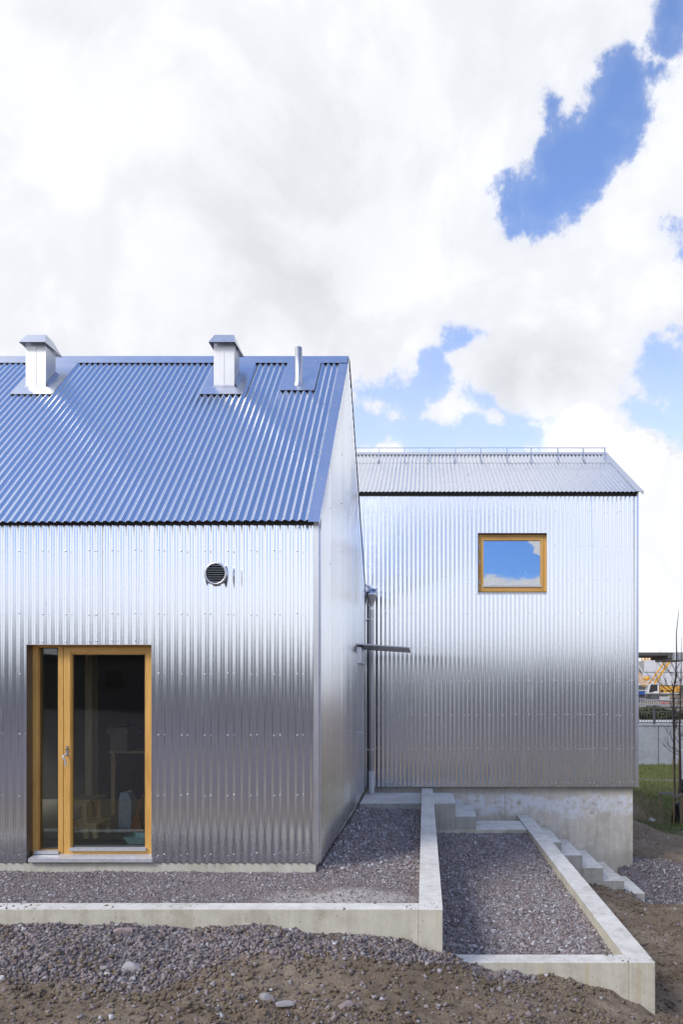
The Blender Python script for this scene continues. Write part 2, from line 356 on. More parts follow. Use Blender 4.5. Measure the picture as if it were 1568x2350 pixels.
# ------------------------------------------------------------------ mesh helpers
class MB:
    def __init__(s): s.v = []; s.f = []; s.mi = []; s.sm = []; s.mats = []
    def slot(s, m):
        if m not in s.mats: s.mats.append(m)
        return s.mats.index(m)
    def poly(s, verts, faces, m, smooth=False):
        o = len(s.v); k = s.slot(m); s.v.extend([tuple(v) for v in verts])
        for f in faces: s.f.append([i + o for i in f]); s.mi.append(k); s.sm.append(smooth)
    def box(s, x0, x1, y0, y1, z0, z1, m, top=None):
        v = [(x0, y0, z0), (x1, y0, z0), (x1, y1, z0), (x0, y1, z0), (x0, y0, z1), (x1, y0, z1), (x1, y1, z1), (x0, y1, z1)]
        s.hexa(v, m, top)
    def hexa(s, v, m, top=None):
        """eight corners: four below, four above, counter-clockwise from above"""
        s.poly(v, [(0, 3, 2, 1), (0, 1, 5, 4), (1, 2, 6, 5), (2, 3, 7, 6), (3, 0, 4, 7)], m)
        s.poly(v, [(4, 5, 6, 7)], top or m)
    def prism(s, pts, z0, z1, m, top=None):
        """pts counter-clockwise from above; z1 a number or a list"""
        n = len(pts); zt = z1 if isinstance(z1, (list, tuple)) else [z1] * n
        v = [(x, y, z0) for x, y in pts] + [(x, y, z) for (x, y), z in zip(pts, zt)]
        s.poly(v, [[i, (i + 1) % n, n + (i + 1) % n, n + i] for i in range(n)] + [list(range(n))[::-1]], m)
        s.poly(v, [[n + i for i in range(n)]], top or m)
    def tube(s, pts, r, m, n=8, caps=True, smooth=True):
        pts = [Vector(p) for p in pts]; rr = r if isinstance(r, (list, tuple)) else [r] * len(pts)
        vs = []; ref = None
        for i, p in enumerate(pts):
            d = (pts[min(i + 1, len(pts) - 1)] - pts[max(i - 1, 0)]).normalized()
            if ref is None: ref = Vector((1, 0, 0)) if abs(d.x) < .9 else Vector((0, 0, 1))
            u = (ref - d * ref.dot(d)).normalized(); ref = u; v = d.cross(u)
            for k in range(n):
                a = 2 * math.pi * k / n; vs.append(p + (u * math.cos(a) + v * math.sin(a)) * rr[i])
        fs = [[i * n + k, i * n + (k + 1) % n, (i + 1) * n + (k + 1) % n, (i + 1) * n + k] for i in range(len(pts) - 1) for k in range(n)]
        s.poly(vs, fs, m, smooth)
        if caps: s.poly(vs[:n], [list(range(n))[::-1]], m); s.poly(vs[-n:], [list(range(n))], m)
    def lathe(s, c, prof, m, n=20, axis=2, smooth=True):
        vs = []
        for r, h in prof:
            for k in range(n):
                a = 2 * math.pi * k / n; q = [r * math.cos(a), r * math.sin(a), h]
                if axis == 1: q = [q[0], h, q[1]]
                vs.append((c[0] + q[0], c[1] + q[1], c[2] + q[2]))
        fs = [[i * n + k, i * n + (k + 1) % n, (i + 1) * n + (k + 1) % n, (i + 1) * n + k] for i in range(len(prof) - 1) for k in range(n)]
        if axis == 1: fs = [f[::-1] for f in fs]
        s.poly(vs, fs, m, smooth)
    def bar(s, p, q, wd, ht, m, up=(0, 0, 1)):
        p, q = Vector(p), Vector(q); d = (q - p).normalized(); u = Vector(up)
        if abs(d.dot(u)) > .98: u = Vector((0, 1, 0))
        a = d.cross(u).normalized(); b = a.cross(d)
        v = []
        for c in (p, q):
            for i, j in ((-1, -1), (1, -1), (1, 1), (-1, 1)): v.append(c + a * i * wd / 2 + b * j * ht / 2)
        s.poly(v, [(0, 1, 2, 3), (7, 6, 5, 4), (0, 4, 5, 1), (1, 5, 6, 2), (2, 6, 7, 3), (3, 7, 4, 0)], m)
    def build(s, name, parent=None, recalc=False, bevel=0):
        me = bpy.data.meshes.new(name); me.from_pydata(s.v, [], s.f); me.update()
        for m in s.mats: me.materials.append(m)
        me.polygons.foreach_set('material_index', s.mi); me.polygons.foreach_set('use_smooth', s.sm)
        o = bpy.data.objects.new(name, me); col.objects.link(o)
        if bevel:
            md = o.modifiers.new('bevel', 'BEVEL'); md.width = bevel; md.segments = 2; md.limit_method = 'ANGLE'; md.angle_limit = R(40)
        if parent: attach(o, parent)
        return o
def world_of(o):
    mtx = Matrix.Translation(o.location)
    return mtx
def root_loc(o):
    while o.parent: o = o.parent
    return o.location
def attach(o, parent):
    o.parent = parent
    if parent.parent is None and parent.type == 'EMPTY': o.matrix_parent_inverse = Matrix.Translation(-parent.location)
def tag(o, label, cat, group=None, kind=None):
    if label: o['label'] = label
    if cat: o['category'] = cat
    if group: o['group'] = group
    if kind: o['kind'] = kind
    return o
def thing(name, loc, label, cat, group=None):
    o = bpy.data.objects.new(name, None); col.objects.link(o); o.location = loc; o.empty_display_size = .2
    return tag(o, label, cat, group)
def copy_tree(o, parent=None):
    c = o.copy(); col.objects.link(c)
    if parent is not None: c.parent = parent
    for ch in [x for x in bpy.data.objects if x.parent == o]: copy_tree(ch, c)
    return c
def hsh(ix, iy, seed):
    n = (ix * 374761393 + iy * 668265263 + seed * 974711) & 0xffffffff
    n = ((n ^ (n >> 13)) * 1274126177) & 0xffffffff
    return ((n ^ (n >> 16)) & 0xffff) / 65535.0
def vnoise(x, y, seed=0):
    x = np.asarray(x, float); y = np.asarray(y, float)
    ix = np.floor(x).astype(np.int64); iy = np.floor(y).astype(np.int64); fx = x - ix; fy = y - iy
    fx = fx * fx * (3 - 2 * fx); fy = fy * fy * (3 - 2 * fy)
    a = hsh(ix, iy, seed); b = hsh(ix + 1, iy, seed); c = hsh(ix, iy + 1, seed); d = hsh(ix + 1, iy + 1, seed)
    return (a * (1 - fx) + b * fx) * (1 - fy) + (c * (1 - fx) + d * fx) * fy
def fbm(x, y, seed=0, o=4):
    s = 0; a = .5
    for k in range(o): s = s + a * (vnoise(np.asarray(x) * 2 ** k, np.asarray(y) * 2 ** k, seed + k) - .5); a *= .5
    return s

P = 0.076; AMP = 0.009; SHEET = 14
def corr(mb, M, s0, s1, lo, hi, crest, joint, m, rows=10, segs=8, seed=0, amp=AMP):
    """sinus sheet between s0 and s1; crest = position of one crest, joint = one sheet lap; M(s, t, w) -> point"""
    W = SHEET * P
    k0 = math.floor((s0 - joint) / W); k1 = math.floor((s1 - joint - 1e-6) / W)
    for k in range(k0, k1 + 1):
        a = max(s0, joint + k * W); b = min(s1, joint + (k + 1) * W + (P * .3 if joint + (k + 1) * W < s1 else 0))
        if b - a < 1e-4: continue
        r = random.Random(k * 31 + seed); off = .0005 * (k & 1); tilt = r.uniform(-.0012, .0012); tz = r.uniform(-.0012, .0012)
        n = max(2, int(round((b - a) / P * segs))); ss = np.linspace(a, b, n + 1); mid = joint + (k + .5) * W
        lo_ = np.array([lo(x) for x in ss]); hi_ = np.array([hi(x) for x in ss])
        vs = []
        for j in range(rows + 1):
            tt = lo_ + (hi_ - lo_) * j / rows
            ww = amp * np.cos(2 * math.pi * (ss - crest) / P) + off + tilt * (ss - mid) + tz * (tt - 1.5) + .0030 * fbm(ss * 1.3, tt * 1.1, seed, 2) + .0004 * fbm(ss * 9, tt * 2.1, seed + 7, 2) + .0016 * np.maximum(0, fbm(ss * 2.7, tt * 2.2, seed + 11, 2) - .16)
            vs.extend(M(x, t, q) for x, t, q in zip(ss, tt, ww))
        N = n + 1
        mb.poly(vs, [(j * N + i, j * N + i + 1, (j + 1) * N + i + 1, (j + 1) * N + i) for j in range(rows) for i in range(n)], m, True)
def dome(mb, c, nrm, r=.0095, h=.007, m=None):
    c = Vector(c); nrm = Vector(nrm).normalized(); u = nrm.orthogonal().normalized(); v = nrm.cross(u); n = 8
    vs = []
    for rr, hh in ((r, 0), (r * .95, h * .35), (r * .5, h * .5), (r * .45, h)):
        for k in range(n):
            a = 2 * math.pi * k / n; vs.append(c + (u * math.cos(a) + v * math.sin(a)) * rr + nrm * hh)
    fs = [[i * n + k, i * n + (k + 1) % n, (i + 1) * n + (k + 1) % n, (i + 1) * n + k] for i in range(3) for k in range(n)] + [[24 + k for k in range(n)]]
    mb.poly(vs, fs, m or M_screw)
def screw_positions(s0, s1, crest, joint):
    """every third crest plus one beside each lap"""
    out = []; k = math.ceil((s0 - crest) / P)
    while crest + k * P < s1:
        if k % 3 == 0: out.append(crest + k * P)
        k += 1
    W = SHEET * P; j = math.ceil((s0 - joint) / W)
    while joint + j * W < s1:
        q = crest + round((joint + j * W - crest) / P) * P
        if all(abs(q - o) > .02 for o in out) : out.append(q)
        j += 1
    return out

def X(px, Y): return (px - VX) * Y / F
def Z(py, Y): return CH + (VY - py) * Y / F

# ================================================================== GROUND
CTRL = np.array([(-9, 5.4, -.135), (-4, 5.4, -.14), (-2.5, 5.4, -.12), (-1.2, 5.4, -.13), (-.6, 5.4, -.19), (-.2, 5.4, -.24), (.14, 5.4, -.34), (.35, 5.6, -.49), (.57, 5.6, -.56), (1.0, 5.6, -.61), (1.45, 5.6, -.68),
    (1.65, 5.6, -.80), (1.9, 5.6, -.94), (2.2, 5.8, -1.04), (-9, 4, -.30), (-4, 4.2, -.28), (-2, 4.2, -.30), (-.6, 4.4, -.34), (.4, 4.6, -.44), (1.2, 4.6, -.60), (1.8, 5.0, -.80), (2.6, 4.6, -1.0), (5, 5, -1.25),
    (-4, 2, -.3), (0, 2, -.4), (3, 2, -.8), (0, 0, -.25), (-6, -4, -.1), (6, -4, -.3), (2.0, 7, -1.08), (2.3, 8, -1.17), (3.4, 9.4, -1.32), (2.2, 10, -1.22), (2.3, 11.1, -1.26), (2.7, 11.1, -1.38), (3.1, 11.1, -1.46), (3.55, 11.1, -1.66),
    (3.62, 11.9, -1.60), (3.8, 12.5, -1.37), (4.6, 12.5, -1.45), (4.87, 13.6, -1.38), (4.4, 15.5, -1.20), (5.6, 15.5, -1.42), (6.3, 17.5, -1.57), (7.4, 17, -1.62), (4.6, 18, -1.05), (5.2, 21, -1.10), (7.5, 21, -1.45),
    (6, 26, -1.35), (9, 26, -1.42), (9, 30, -1.42), (14, 25, -1.5), (7, 11, -1.6), (8, 8, -1.5), (12, 12, -1.7), (-6, 20, -1.2), (-12, 12, -.3), (0, 22, -1.2), (0, 30, -1.4), (20, 30, -1.5), (-20, 30, -1.4)])
def terrain(x, y, fine=True):
    x = np.asarray(x, float); y = np.asarray(y, float)
    num = 0; den = 0
    for cx, cy, cz in CTRL:
        wgt = 1.0 / (((x - cx) ** 2 + (y - cy) ** 2) + .02) ** 1.8
        num = num + wgt * cz; den = den + wgt
    z = num / den
    # unseen rise south of the camera, added for the metal and glass to reflect
    bk = np.clip((-4 - y) / 16.0, 0, 1); bk = bk * bk * (3 - 2 * bk); z = z + bk * (1.3 + .8 * fbm(x * .12 + 3, y * .1, 41, 3))
    far = (y > 30.25) & (np.abs(x) < 400); z = np.where(far, .22 + 0 * z, z)
    if fine:
        near = np.clip(1.6 - np.hypot(x, y - 6) / 14, 0, 1)
        z = z + near * (.055 * fbm(x * 1.6, y * 2.2, 3, 3) + .055 * fbm(x * 6, y * 7, 9, 4) + .055 * np.abs(fbm(x * 15, y * 15, 15, 3)) + .03 * fbm(x * 34, y * 34, 18, 2))
        z = z + (1 - near) * .10 * fbm(x * .5, y * .5, 21, 4) * (y < 30)
    return z
def inset(x, y):
    """inside the footprint of terraces, stairs and houses"""
    a = (((x > -8.9) & (y < 7)) | (x > -6.3)) & (x < .08) & (y > 5.55) & (y < 12.3)
    b = (x > -.1) & (x < 1.74) & (y > 5.77) & (y < 12.6)
    c = (x > -5.9) & (x < 3.58) & (y > 12.52) & (y < 17.0)
    d = (x > 1.6) & (x < 3.40) & (y > 11.24) & (y < 12.6)
    return a | b | c | d
def graded(lims):
    out = []
    for a, b, s in lims: out += list(np.arange(a, b - 1e-6, s))
    out.append(lims[-1][1]); return np.array(out)
gx = graded([(-420, -60, 24), (-60, -12, 3), (-12, -4.6, .3), (-4.6, 4.6, .03), (4.6, 9, .12), (9, 24, .6), (24, 60, 3), (60, 420, 24)])
gy = graded([(-60, -20, 3), (-20, -2, .7), (-2, 3.6, .2), (3.6, 6.4, .026), (6.4, 12.6, .07), (12.6, 20, .12), (20, 30, .3), (30, 30.5, .25), (30.5, 60, 3), (60, 900, 40)])
GX, GY = np.meshgrid(gx, gy); gz = terrain(GX, GY)
ins = inset(GX, GY); gz = np.where(ins, np.minimum(gz, -1.9), gz)
ny, nx = GX.shape
me = bpy.data.meshes.new('ground')
co = np.stack([GX, GY, gz], -1).reshape(-1, 3)
idx = np.arange(nx * ny).reshape(ny, nx)
quads = np.stack([idx[:-1, :-1], idx[:-1, 1:], idx[1:, 1:], idx[1:, :-1]], -1).reshape(-1, 4)
def np_mesh(me, co, faces, k):
    me.vertices.add(len(co)); me.vertices.foreach_set('co', co.astype(np.float32).ravel())
    me.loops.add(len(faces) * k); me.loops.foreach_set('vertex_index', faces.astype(np.int32).ravel())
    me.polygons.add(len(faces)); me.polygons.foreach_set('loop_start', np.arange(0, len(faces) * k, k, dtype=np.int32))
    me.update(calc_edges=True); me.validate()
np_mesh(me, co, quads, 4); me.polygons.foreach_set('use_smooth', np.ones(len(quads), bool))
me.materials.append(M_ground)
def grass_w(x, y):
    g = np.clip((y - (15.2 + (x - 4.6) * -.75)) / 1.6, 0, 1) * (x > 3) + np.clip((y - 18) / 2, 0, 1)
    g = g * (x < 13); d = np.hypot((x - 4.9), (y - 18.5) / 2.2); g = np.clip(g, 0, 1) * np.clip((d - .35) / .9, .25, 1)
    return np.where(y > 30.5, .35, g)
def grit_w(x, y):
    a = np.clip(1 - np.hypot((x - 4.0) / 1.35, (y - 11.9) / 1.55), 0, 1) * 2.2
    lim = 4.72 + np.clip(x + 1.7, 0, 9) * .30 + .55 * fbm(x * 1.5, y * 1.5 + 3, 101, 3); b = np.clip((y - lim) / .45 + .5, 0, 1) * (x < .9) * (y < 5.8)
    return np.clip(a + b + (y < 1.0) * .75 + np.clip(1 - np.abs(y - 24.6 + .15 * (x - 9)) / .6, 0, 1) * (x > 3) * 1.3, 0, 1)
for nm, fn in (('grass', grass_w), ('grit', grit_w)):
    at = me.attributes.new(nm, 'FLOAT', 'POINT'); at.data.foreach_set('value', fn(co[:, 0], co[:, 1]).astype(np.float32))
ground = bpy.data.objects.new('ground', me); col.objects.link(ground); ground['kind'] = 'structure'

# ------------------------------------------------------------------ stones
phi = (1 + 5 ** .5) / 2
ICO = np.array([(-1, phi, 0), (1, phi, 0), (-1, -phi, 0), (1, -phi, 0), (0, -1, phi), (0, 1, phi), (0, -1, -phi), (0, 1, -phi), (phi, 0, -1), (phi, 0, 1), (-phi, 0, -1), (-phi, 0, 1)], float) / math.hypot(1, phi)
ICF = np.array([(0, 11, 5), (0, 5, 1), (0, 1, 7), (0, 7, 10), (0, 10, 11), (1, 5, 9), (5, 11, 4), (11, 10, 2), (10, 7, 6), (7, 1, 8), (3, 9, 4), (3, 4, 2), (3, 2, 6), (3, 6, 8), (3, 8, 9), (4, 9, 5), (2, 4, 11), (6, 2, 10), (8, 6, 7), (9, 8, 1)])
CUB = np.array([(x, y, z) for z in (-1, 1) for y in (-1, 1) for x in (-1, 1)], float) * .72
CUF = np.array([(0, 2, 1), (1, 2, 3), (4, 5, 6), (5, 7, 6), (0, 1, 4), (1, 5, 4), (2, 6, 3), (3, 6, 7), (0, 4, 2), (2, 4, 6), (1, 3, 5), (3, 7, 5)])
def stones(pos, size, tone):
    n = len(pos)
    v = np.repeat(CUB[None], n, 0) * (1 + rng.uniform(-.55, .30, (n, 8, 1))) + rng.uniform(-.16, .16, (n, 8, 3))
    v *= np.stack([rng.uniform(.8, 1.25, n), rng.uniform(.65, 1.0, n), rng.uniform(.42, .8, n)], -1)[:, None, :]
    q = rng.normal(size=(n, 4)); q[:, 1:3] *= .6; q /= np.linalg.norm(q, axis=1)[:, None]
    a, b, c, d = q.T
    Rm = np.stack([1 - 2 * (c * c + d * d), 2 * (b * c - a * d), 2 * (b * d + a * c), 2 * (b * c + a * d), 1 - 2 * (b * b + d * d), 2 * (c * d - a * b),
                   2 * (b * d - a * c), 2 * (c * d + a * b), 1 - 2 * (b * b + c * c)], -1).reshape(n, 3, 3)
    v = np.einsum('nij,nkj->nki', Rm, v) * (size / 2)[:, None, None] + pos[:, None, :]
    f = CUF[None] + (np.arange(n) * 8)[:, None, None]
    return v.reshape(-1, 3), f.reshape(-1, 3), np.repeat(tone, 8)
def stone_object(name, pos, size, label, tone=None, group=None, extra=None, mt=None, cat='gravel'):
    if tone is None: tone = np.clip(rng.normal(.46, .30, len(pos)), 0, 1)
    v, f, tn = stones(pos, size, tone)
    me = bpy.data.meshes.new(name)
    if extra is not None:
        ev, ef = extra
        qf = np.concatenate([ef[:, [0, 1, 2]], ef[:, [0, 2, 3]]]); nb = len(qf)
        f = np.concatenate([qf, f + len(ev)]); v = np.concatenate([ev, v]); tn = np.concatenate([np.zeros(len(ev)), tn])
    np_mesh(me, v, f, 3)
    if extra is not None:
        mi = np.zeros(len(f), np.int32); mi[:nb] = 1; me.materials.append(M_stone); me.materials.append(extra_mat[0]); me.polygons.foreach_set('material_index', mi)
        sm = np.zeros(len(f), bool); sm[:nb] = True; me.polygons.foreach_set('use_smooth', sm)
    else: me.materials.append(mt or M_stone)
    at = me.attributes.new('tone', 'FLOAT', 'POINT'); at.data.foreach_set('value', tn.astype(np.float32))
    o = bpy.data.objects.new(name, me); col.objects.link(o)
    return tag(o, label, cat, kind='stuff')
extra_mat = [None]
def scatter(n, x0, x1, y0, y1, keep, smin, smax, hfun, sink=.15, pw=2.0):
    x = rng.uniform(x0, x1, n); y = rng.uniform(y0, y1, n); k = keep(x, y); k = k if k.dtype == bool else rng.random(n) < k
    x, y = x[k], y[k]; s = smin + (smax - smin) * rng.random(len(x)) ** pw
    return np.stack([x, y, hfun(x, y) + s * (.25 - sink)], -1), s

def bed_u(x, y):
    z = -.098 - .075 * np.clip((y - 7.0) / 4.1, 0, 1) ** .8 + .012 * np.clip(1 - np.abs(y - 6.80) / .25, 0, 1) * (x < -1)
    z = z + .05 * np.clip(1 - (x + 1.03) / .35, 0, 1) * (y > 7)
    return z + .04 * fbm(x * 2.2, y * 2.2, 61, 3) + .012 * fbm(x * 11, y * 11, 65, 3)
def bed_l(x, y):
    z = -.565 - .045 * np.clip((11 - y) / 5, 0, 1)
    return z + .045 * fbm(x * 2.6, y * 2.6, 71, 3) + .014 * fbm(x * 10, y * 10, 75, 3)
def grid_patch(x0, x1, y0, y1, s, hf):
    a = np.linspace(x0, x1, max(2, int((x1 - x0) / s))); b = np.linspace(y0, y1, max(2, int((y1 - y0) / s))); A, B = np.meshgrid(a, b)
    c = np.stack([A, B, hf(A, B)], -1).reshape(-1, 3); i = np.arange(A.size).reshape(A.shape)
    return c, np.stack([i[:-1, :-1], i[:-1, 1:], i[1:, 1:], i[1:, :-1]], -1).reshape(-1, 4)
c1, f1 = grid_patch(-9, -.03, 5.62, 7.02, .035, bed_u); c2, f2 = grid_patch(-1.06, -.03, 7.02, 11.2, .05, bed_u)
ext = (np.concatenate([c1, c2]), np.concatenate([f1, f2 + len(c1)]))
in_u = lambda x, y: ((y < 6.96) | (x > -1.03)) & (x < -.05)
dusty = lambda x, y: np.where(np.hypot((x + .72) / .8, (y - 6.05) / .42) < 1, .25, 1.0) * in_u(x, y) * np.where((y < 6.9), .40 + .8 * (fbm(x * 1.7, y * 1.7, 5, 3) + .15 > 0) + 1.0 * (y > 6.66), 1.0)
p1, s1 = scatter(30000, -4.9, -.05, 5.66, 6.97, dusty, .007, .028, bed_u, pw=2.2)
p2, s2 = scatter(17000, -1.03, -.05, 6.97, 11.17, in_u, .012, .048, bed_u, pw=2.2)
extra_mat[0] = M_bedu
stone_object('gravel', np.concatenate([p1, p2]), np.concatenate([s1, s2]), 'dusty fine purple-grey gravel filling the upper terrace around the near house', extra=ext)
ext = grid_patch(.12, 1.66, 5.8, 11.2, .04, bed_l); extra_mat[0] = M_bedl
p, s = scatter(36000, .14, 1.65, 5.84, 11.17, lambda x, y: x > 0, .014, .046, bed_l, pw=1.5)
stone_object('gravel', p, s, 'clean purple-grey gravel filling the lower terrace between two pale concrete walls', extra=ext)
tf = lambda x, y: terrain(x, y)
out = lambda x, y: ~(((x < .145) & (y > 5.45)) | ((y > 5.66) & (x < 1.9)))
p, s = scatter(48000, -4.4, 1.0, 4.0, 5.66, lambda x, y: np.where(out(x, y), np.where(grit_w(x, y) > .45, .95, .06) * np.where(fbm(x * 2.6, y * 3.4, 33, 3) > -.08, 1, .40), 0), .010, .046, tf, pw=2.2)
stone_object('gravel', p, s, 'coarse crushed stone heaped below the front of the upper concrete wall', tone=np.clip(rng.normal(.33, .25, len(p)), 0, 1))
p, s = scatter(9000, -4.4, 3.4, 3.9, 5.66, lambda x, y: np.where(out(x, y), .13 + .75 * ((x < -1.2) & (y < 4.9) & (fbm(x * 2, y * 2, 37, 3) > .05)), 0), .010, .060, tf, pw=3.0)
p2, s2 = scatter(2500, 1.9, 6.5, 5.6, 16, lambda x, y: (~inset(x, y)) & (x > 1.9), .012, .07, tf, pw=4)
stone_object('stones', np.concatenate([p, p2]), np.concatenate([s, s2]), 'loose small stones strewn over the brown soil in front', tone=None)
p, s = scatter(14000, 2.6, 6.4, 9.8, 14.2, lambda x, y: (grit_w(x, y) > .35) & ~((x < 3.5) & (y > 11.17)) & ~((x < 3.65) & (y > 12.4)), .018, .06, tf, pw=1.7)
stone_object('gravel', p, s, 'grey gravel spread round the foot of the outer concrete stairs')

p, s = scatter(38000, -4.4, 3.4, 3.9, 5.66, lambda x, y: np.where(out(x, y), np.where(grit_w(x, y) > .45, .6, .85), 0) * np.where(fbm(x * 2.1, y * 3, 77, 3) > -.06, 1, .3), .006, .050, tf, pw=3.2)
p2, s2 = scatter(14000, 1.86, 4.6, 5.6, 12, lambda x, y: (~inset(x, y)) & (x > 1.88) & (grit_w(x, y) < .4) & (fbm(x * 2.1, y * 3, 79, 3) > -.10), .010, .055, tf, pw=3)
stone_object('soil_clods', np.concatenate([p, p2]), np.concatenate([s, s2]), 'crumbly brown soil clods lying over the dug ground', mt=M_ground, cat='soil')
p, s = scatter(900, -4.4, 1.85, 5.48, 5.86, lambda x, y: (((x < .1) & (y < 5.64)) | ((x > .35) & (y > 5.69))) & (fbm(x * 3, y * 3, 55, 3) > .09), .006, .024, lambda x, y: np.where((x < .12), -.004, -.495), pw=2)
stone_object('soil_crumbs', p, s, 'brown crumbs of soil spilt along the tops of the front concrete walls', mt=M_ground, cat='soil')
# named larger rocks
def rock(x, y, s, label, tone, flat=.6, hf=tf):
    z = float(hf(np.array([x]), np.array([y]))[0]); v = np.array(ICO); vs = []; fs = []
    bmv = [Vector(t) for t in v]; faces = [tuple(f) for f in ICF]; cache = {}
    for _ in range(2):
        nf = []
        def mid(i, j):
            k = (min(i, j), max(i, j))
            if k not in cache: cache[k] = len(bmv); bmv.append(((bmv[i] + bmv[j]) / 2).normalized())
            return cache[k]
        for a, b, c in faces: ab, bc, ca = mid(a, b), mid(b, c), mid(c, a); nf += [(a, ab, ca), (b, bc, ab), (c, ca, bc), (ab, bc, ca)]
        faces = nf
    r = random.Random(int(x * 100)); planes = [(Vector((r.gauss(0, 1), r.gauss(0, 1), r.gauss(0, .8))).normalized(), r.uniform(.45, .8)) for _ in range(14)]
    for i, q in enumerate(bmv):
        for n, d in planes:
            k = q.dot(n)
            if k > d: q = q - n * (k - d)
        bmv[i] = Vector((q.x * s / 2 * 1.2, q.y * s / 2 * .85, q.z * s / 2 * flat))
    mb = MB(); mb.poly([(x + q.x, y + q.y, z + s * flat * .22 + q.z) for q in bmv], faces, M_stone)
    o = mb.build('rock'); at = o.data.attributes.new('tone', 'FLOAT', 'POINT'); at.data.foreach_set('value', np.full(len(bmv), tone, np.float32))
    return tag(o, label, 'rock', 'larger rocks on the ground')
def gp(px, py, z): Y = (CH - z) * F / (py - VY); return X(px, Y), Y
for px_, py_, zz, s_, tn, lb in [(283, 2146, -.14, .15, .5, 'broad grey rock lying against the front concrete wall below the door'), (302, 2205, -.17, .14, .8, 'pale flat-topped rock in the gravel left of centre, in front of the broad grey one'),
        (242, 2212, -.18, .08, .7, 'upright small bluish rock left of the pale flat-topped rock'), (610, 2255, -.2, .10, .75, 'light speckled rock where gravel meets soil'), (655, 2280, -.24, .11, .72, 'rounded grey rock half buried in soil right of the speckled rock'),
        (795, 2293, -.28, .12, .35, 'dark slate-blue rock alone on the bare brown soil')]:
    x_, y_ = gp(px_, py_, zz); rock(x_, y_, s_, lb, tn)
rock(X(1496.5, 16.6), 16.6, .20, 'small white rock on the grass left of the wooden stake', 1.0, .8)

# ================================================================== TERRACE CONCRETE
t = thing('retaining_wall', (-1, 5.5, -.5), 'low pale concrete wall round the upper gravel terrace, long front with side leg running back', 'retaining wall')
mb = MB(); mb.box(-9, -.048, 5.475, 5.645, -.62, -.005, M_concf, M_conc); mb.build('front_wall', t, bevel=.006)
mb = MB(); mb.hexa([(-.046, 5.463, -.95), (.140, 5.463, -.95), (.142, 12.36, -.95), (-.050, 12.36, -.95), (-.046, 5.463, -.003), (.140, 5.463, -.003), (.142, 12.36, -.003), (-.050, 12.36, -.003)], M_concf, M_conc); mb.build('side_wall', t, bevel=.006)
t = thing('retaining_wall', (1.2, 5.8, -.9), 'pale concrete wall framing the lower gravel terrace, its front half buried by soil', 'retaining wall')
mb = MB(); mb.box(.20, 1.648, 5.680, 5.857, -1.25, -.496, M_concf, M_conc); mb.build('front_wall', t, bevel=.006)
mb = MB(); mb.hexa([(1.650, 5.672, -1.6), (1.856, 5.672, -1.6), (1.845, 12.44, -1.6), (1.62, 12.44, -1.6), (1.650, 5.672, -.493), (1.856, 5.672, -.493), (1.845, 12.44, -.475), (1.62, 12.44, -.475)], M_concf, M_conc); mb.build('side_wall', t, bevel=.006)
t = thing('concrete_steps', (.4, 11.5, -.5), 'upper flight of pale concrete steps from the door slab down to the flat landing', 'steps')
mb = MB(); mb.box(-1.03, -.052, 11.17, 12.38, -.6, -.08, M_cstair, M_conc); mb.build('slab', t, bevel=.005)
mb = MB(); mb.box(.144, .492, 11.17, 12.38, -.8, -.08, M_cstair, M_conc); mb.build('slab', t, bevel=.005)
mb = MB(); mb.box(.494, .817, 11.172, 12.38, -.8, -.288, M_cstair, M_conc); mb.build('step', t, bevel=.005)
mb = MB(); mb.box(.144, 1.618, 11.166, 11.95, -1.2, -.4945, M_concf, M_conc); mb.build('landing', t, bevel=.005)
t = thing('concrete_steps', (2.6, 11.5, -1.5), 'lower flight of damp concrete steps descending right along the far house foundation', 'steps')
for i, (x1_, zt) in enumerate(((2.17, -.696), (2.497, -.90), (2.83, -1.10), (3.162, -1.304), (3.494, -1.505))):
    mb = MB(); x0_ = (1.852, 2.172, 2.499, 2.832, 3.164)[i]
    mb.box(x0_, x1_, 11.17 + .001 * i, 12.44, -1.9, zt, M_cstair, M_conc); mb.build('step', t, bevel=.005)

# ================================================================== NEAR HOUSE
H1 = thing('house', (-4, 9.5, 0), 'near house clad in shiny corrugated aluminium with steep roof and glazed pine door', 'house')
Y1 = 6.95; XG = -1.047; YB = 12.22; YR = 9.58; ZR = 6.186; ZE = 3.40; XL = -6.4; ZT = 3.322
CR1 = X(577, Y1); JO1 = X(724.5, Y1)
slope = (ZR - ZE) / (YR - Y1)
DL, DR, DB, DT = X(62, Y1), X(348.5, Y1), .035, Z(1478.5, Y1)
mb = MB()
Mf = lambda s, t, w_: (s, Y1 - w_, t)
corr(mb, Mf, XL, DL, lambda s: 0, lambda s: ZT, CR1, JO1, M_alu, 14)
corr(mb, Mf, DL, DR, lambda s: DT, lambda s: ZT, CR1, JO1, M_alu, 8)
corr(mb, Mf, DR, XG - .012, lambda s: 0, lambda s: ZT, CR1, JO1, M_alu, 14)
for r_i, zr in enumerate((3.075, 2.45, 1.86, 1.262, .662, .075)):
    for s in screw_positions(-5.2, XG - .03, CR1, JO1):
        if DL - .03 < s < DR + .03 and zr < DT: continue
        z_ = zr + random.uniform(-.008, .008)
        dome(mb, (s + random.uniform(-.003, .003), Y1 - AMP - .001, z_), (0, -1, .0))
for s in screw_positions(DL, DR, CR1, JO1): dome(mb, (s, Y1 - AMP - .001, DT + .03 + random.uniform(-.006, .012)), (0, -1, 0))
mb.build('wall', H1)
